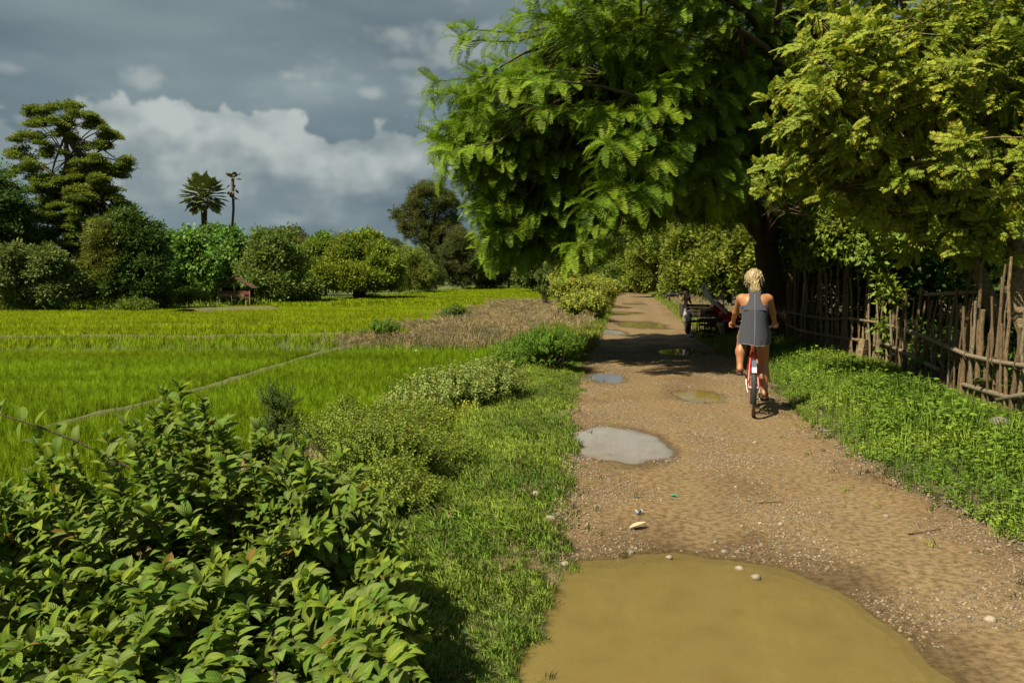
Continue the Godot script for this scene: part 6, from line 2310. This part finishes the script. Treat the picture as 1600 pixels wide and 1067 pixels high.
		bones.append([Vector3(0.3 + 0.05 * s, 0.19, 0.075 * s), Vector3(0.26 + 0.06 * s, 0.03, 0.075 * s), 0.023, 0.02])
		bones.append([Vector3(0.26 + 0.06 * s, 0.025, 0.075 * s), Vector3(0.22 + 0.06 * s, 0.02, 0.075 * s), 0.024, 0.02])
		bones.append([Vector3(-0.39, 0.47, 0.045 * s), Vector3(-0.37, 0.53, 0.06 * s), 0.022, 0.01])
	skin(bones, 0.016, 0.03, bd)
	put("body", bd, plain(0.012, 0.011, 0.011, 0.6), o)

	# the hut
	d = 68.0
	var hf := at(368, 450, d)
	hf.y = FIELD + 0.3
	o = thing("wooden_hut", "small open wooden hut with a gable roof at the edge of the paddies", "hut", hf, 0.12)
	o.scale = Vector3.ONE * 0.88
	var lift := 0.35
	for q in [[-1.3, 0.9], [0.05, 0.95], [1.3, 0.9], [-1.3, -1.1], [1.3, -1.1]]:
		var p := MB.new()
		p.tube([Vector3(q[0], -0.1, q[1]), Vector3(q[0], (1.2 if absf(q[0]) > 1 else 2.1) + lift * 0.3, q[1])], [0.06, 0.055], 7)
		put("post", p, M.grey_plank if q[1] > 0 else M.dark_wood, o)
	for i in 5:
		var p := MB.new()
		p.box(Vector3(0, 0.45 + i * 0.125, 0.82), Vector3(2.55, 0.115, 0.03))
		put("plank", p, M.grey_plank if i in [1, 2] else M.plank, o)
	var fl := MB.new()
	fl.box(Vector3(0, 0.4, -0.1), Vector3(2.6, 0.06, 1.9))
	put("floor", fl, M.plank, o)
	for i in 6:
		var p := MB.new()
		p.box(Vector3(0, 0.5 + i * 0.14, -1.05), Vector3(2.55, 0.13, 0.03))
		put("back_plank", p, M.dark_wood, o)
	for s in [-1.0, 1.0]:
		var slope := atan2(0.95, 1.55)
		for i in 7:
			var row := MB.new()
			var t := (i + 0.5) / 7.0
			var c := Vector3(s * lerpf(0.0, 1.62, t), lerpf(2.2, 1.22, t) + 0.02 * (7 - i) * 0.2, -0.1)
			row.box(c, Vector3(0.3, 0.035 + 0.01 * (i % 2), 2.7 + rf(-0.08, 0.08)), Basis.from_euler(Vector3(0, 0, -s * (slope - 0.06))))
			put("roof_row", row, M.thatch if i % 3 else M.plank, o)
	var ridge := MB.new()
	ridge.tube([Vector3(0, 2.26, 1.3), Vector3(0, 2.26, -1.5)], [0.07], 8)
	put("ridge", ridge, M.thatch, o)
	# a red cloth over the rail, and bricks beside
	var rc := MB.new()
	rc.box(Vector3(1.02, 0.82, 0.9), Vector3(0.5, 0.26, 0.035), Basis.from_euler(Vector3(0.05, 0, 0.04)))
	var rcn := tag(put("blanket", rc, plain(0.22, 0.03, 0.035, 0.9), self), "dark red blanket hung over the planks of the hut", "blanket") as Node3D
	rcn.position = hf
	rcn.rotation.y = 0.12
	rcn.scale = Vector3.ONE * 0.88
	# small posts and a bent branch between the paddies
	for q in [[648, 504, 516, "black post standing in the dry grass by the paddies"], [671, 506, 517, "short thin post in the dry grass next to the black one"]]:
		var g := on_level(q[0], q[2], land(-4.5, 30.0))
		var p := thing("post", q[3], "post", g)
		stick(p, "shaft", Vector3(0, -0.1, 0), Vector3(0.01, (q[2] - q[1]) * 0.026, 0), 0.035, 0.03, M.dark_wood, 0.006)
	var g0 := on_level(596, 528, FIELD + 0.1)
	var br := thing("bent_branch", "pale bent branch lying along the earth bank of the paddy", "branch", g0)
	var bm := MB.new()
	bm.tube([on_level(572, 527, FIELD + 0.08) - g0, on_level(592, 527, FIELD + 0.1) - g0, on_level(608, 525, FIELD + 0.14) - g0, on_level(620, 519, FIELD + 0.22) - g0], [0.06, 0.07, 0.07, 0.045], 8)
	put("stem", bm, M.stakes[4], br)
	var sc := tag(put("litter", boulder(0.09, 3), plain(0.6, 0.57, 0.47, 0.7), self), "crumpled pale scrap lying in the dry grass", "litter") as Node3D
	sc.position = on_level(650, 534, FIELD + 0.35)
	sc.position.y = land(sc.position.x, -sc.position.z) + 0.05


func boulder(size: float, sd: int) -> MB:
	var mb := MB.new()
	var n := FastNoiseLite.new()
	n.seed = sd
	n.frequency = 1.1
	mb.ball(Vector3.ZERO, Vector3.ONE, Basis.IDENTITY, 8, 12)
	for i in mb.v.size():
		var v := mb.v[i]
		mb.v[i] = v * (1.0 + 0.45 * n.get_noise_3dv(v)) * size * Vector3(1, 0.62, 0.85)
	return mb


func build_road_litter() -> void:
	rng.seed = 660
	# a dead leaf
	var g := on_level(997, 826, 0.0)
	g.y = road_height(g.x, -g.z) + 0.012
	var lf := MB.new()
	lf.leaf(Vector3(-0.06, 0, 0.02), Vector3(1, 0.12, -0.35).normalized(), Vector3.UP, 0.125, 0.05, -0.25, 0.5, 7, 0.9)
	lf.tube([Vector3(0.05, 0.012, -0.02), Vector3(0.075, 0.018, -0.03)], [0.002], 4)
	tag(put("dry_leaf", lf, plain(0.36, 0.29, 0.18, 0.75), self), "curled pale dead leaf lying on the road before the puddle", "leaf").position = g
	# a torn wrapper, printed blue and white
	g = on_level(998, 808, 0.0)
	g.y = road_height(g.x, -g.z) + 0.01
	var o := thing("wrapper", "crumpled blue and white wrapper on the road beside the dead leaf", "wrapper", g)
	for q in [[0.0, plain(0.62, 0.55, 0.48, 0.4)], [1.0, plain(0.2, 0.38, 0.6, 0.35)]]:
		var mb := MB.new()
		var first := 0
		for i in 3:
			for j in 4:
				mb.vert(Vector3(-0.028 + j * 0.016 + i * 0.004, 0.006 + 0.012 * sin(j * 2.1 + i * 1.7) + 0.004 * i, -0.03 + q[0] * 0.026 + i * 0.013), Vector3(0.3 * sin(j * 2.0), 1, 0.3 * cos(i * 2.0)).normalized())
		for i in 2:
			for j in 3:
				mb.tri(i * 4 + j, i * 4 + j + 1, i * 4 + j + 4)
				mb.tri(i * 4 + j + 1, i * 4 + j + 5, i * 4 + j + 4)
		put("foil" if q[0] == 0.0 else "print", mb, q[1], o)
	g = on_level(1055, 777, 0.0)
	g.y = road_height(g.x, -g.z) + 0.008
	var sc := MB.new()
	sc.leaf(Vector3(-0.035, 0, 0), Vector3(1, 0.1, 0.1).normalized(), Vector3.UP, 0.075, 0.04, 0.7, 0.4, 5, 0.8)
	tag(put("plastic_scrap", sc, plain(0.03, 0.25, 0.15, 0.5), self), "small green plastic scrap trodden into the gravel", "litter").position = g
	var stones := [[836, 778, 0.042, 0.4, "pale flat stone in the grass at the road edge"], [848, 786, 0.022, 0.3, "smaller stone beside the pale flat stone in the grass"], [986, 858, 0.022, 0.26, "grey stone at the rim of the muddy puddle"], [994, 852, 0.016, 0.28, "small grey stone touching the stone at the puddle rim"], [1046, 866, 0.02, 0.36, "pale stone half sunk in the puddle"], [1156, 880, 0.034, 0.4, "whitish flat stone on the gravel rim of the puddle"], [1132, 858, 0.02, 0.3, "greyish stone behind the whitish flat stone"], [1118, 845, 0.018, 0.26, "dark stone in the gravel above the puddle"], [1182, 897, 0.026, 0.33, "brown stone standing in the puddle margin"], [1220, 824, 0.022, 0.36, "pale flat stone out on the wheel track"], [1188, 822, 0.018, 0.4, "white pebble on the wheel track"], [1130, 690, 0.028, 0.27, "flat stone in the road level with the second puddle"], [1180, 692, 0.026, 0.33, "flat stone on the road behind the bicycle"], [872, 806, 0.03, 0.32, "stone at the ragged grass edge"], [884, 878, 0.026, 0.36, "light stone between the grass and the puddle"], [1385, 810, 0.026, 0.3, "grey stone in the gravel beside the fence weeds"], [1548, 974, 0.03, 0.42, "broad pale stone sunk into the gravel by the puddle"], [1150, 765, 0.018, 0.38, "yellowish pebble out in the gravel"], [860, 815, 0.04, 0.33, "long pale stone lying along the grass edge"]]
	for s in stones:
		g = on_level(s[0], s[1], 0.0)
		g.y = ground_y(g.x, -g.z)
		if s[0] in [1046, 1182]:
			g.y = WATER
		var m := plain(s[3], s[3] * 0.86, s[3] * 0.66, 0.85)
		grained(m, M.speck, 6.0, M.crumb, 0.3)
		var st := tag(put("stone", boulder(s[2], int(s[0])), m, self), s[4], "stone") as Node3D
		st.position = g + Vector3.UP * s[2] * 0.18
		st.rotation.y = rf(0, TAU)
	# twigs lying on the road
	for q in [[1180, 790, 1225, 786, "thin dry twig on the wheel track"], [1420, 838, 1470, 832, "dry twig lying by the fence weeds"], [830, 795, 880, 812, "bent dry twig in the grass at the road edge"]]:
		var a := on_level(q[0], q[1], 0.0)
		var b := on_level(q[2], q[3], 0.0)
		a.y = ground_y(a.x, -a.z) + 0.008
		b.y = ground_y(b.x, -b.z) + 0.008
		var t := thing("twig", q[4], "twig", a)
		var mid := a.lerp(b, 0.5)
		mid.y = ground_y(mid.x, -mid.z) + 0.012
		var mb := MB.new()
		mb.tube([Vector3.ZERO, mid - a + Vector3(0, 0, 0.02), b - a], [0.005, 0.004, 0.002], 5)
		put("stem", mb, M.stakes[3], t)
	var rock := tag(put("stone", boulder(0.13, 99), grained(plain(0.24, 0.22, 0.19, 0.9), M.speck, 4.0, M.crumb, 0.5), self), "grey boulder among the weeds at the foot of the fence", "stone") as Node3D
	rock.position = on_level(1562, 674, 0.12)
	rock.position.y = land(rock.position.x, -rock.position.z) + 0.1


func _ready() -> void:
	rough_noise.seed = 7
	rough_noise.frequency = 0.05
	rough_noise.fractal_octaves = 3
	fine_noise.seed = 17
	fine_noise.frequency = 0.05
	fine_noise.fractal_octaves = 2
	rng.seed = 1
	camera_and_light()
	print("sky ", Time.get_ticks_msec())
	make_materials()
	build_terrain()
	build_bunds()
	print("terrain ", Time.get_ticks_msec())
	build_far_trees()
	build_palms()
	print("trees ", Time.get_ticks_msec())
	build_great_tree()
	build_gooseberry_tree()
	print("crowns ", Time.get_ticks_msec())
	build_shrubs()
	build_broad_shrub()
	build_fence()
	print("shrubs ", Time.get_ticks_msec())
	build_farm_things()
	build_cyclist()
	build_road_litter()
	print("things ", Time.get_ticks_msec())
	build_low_plants()
	build_gravel()
	print("done ", Time.get_ticks_msec())
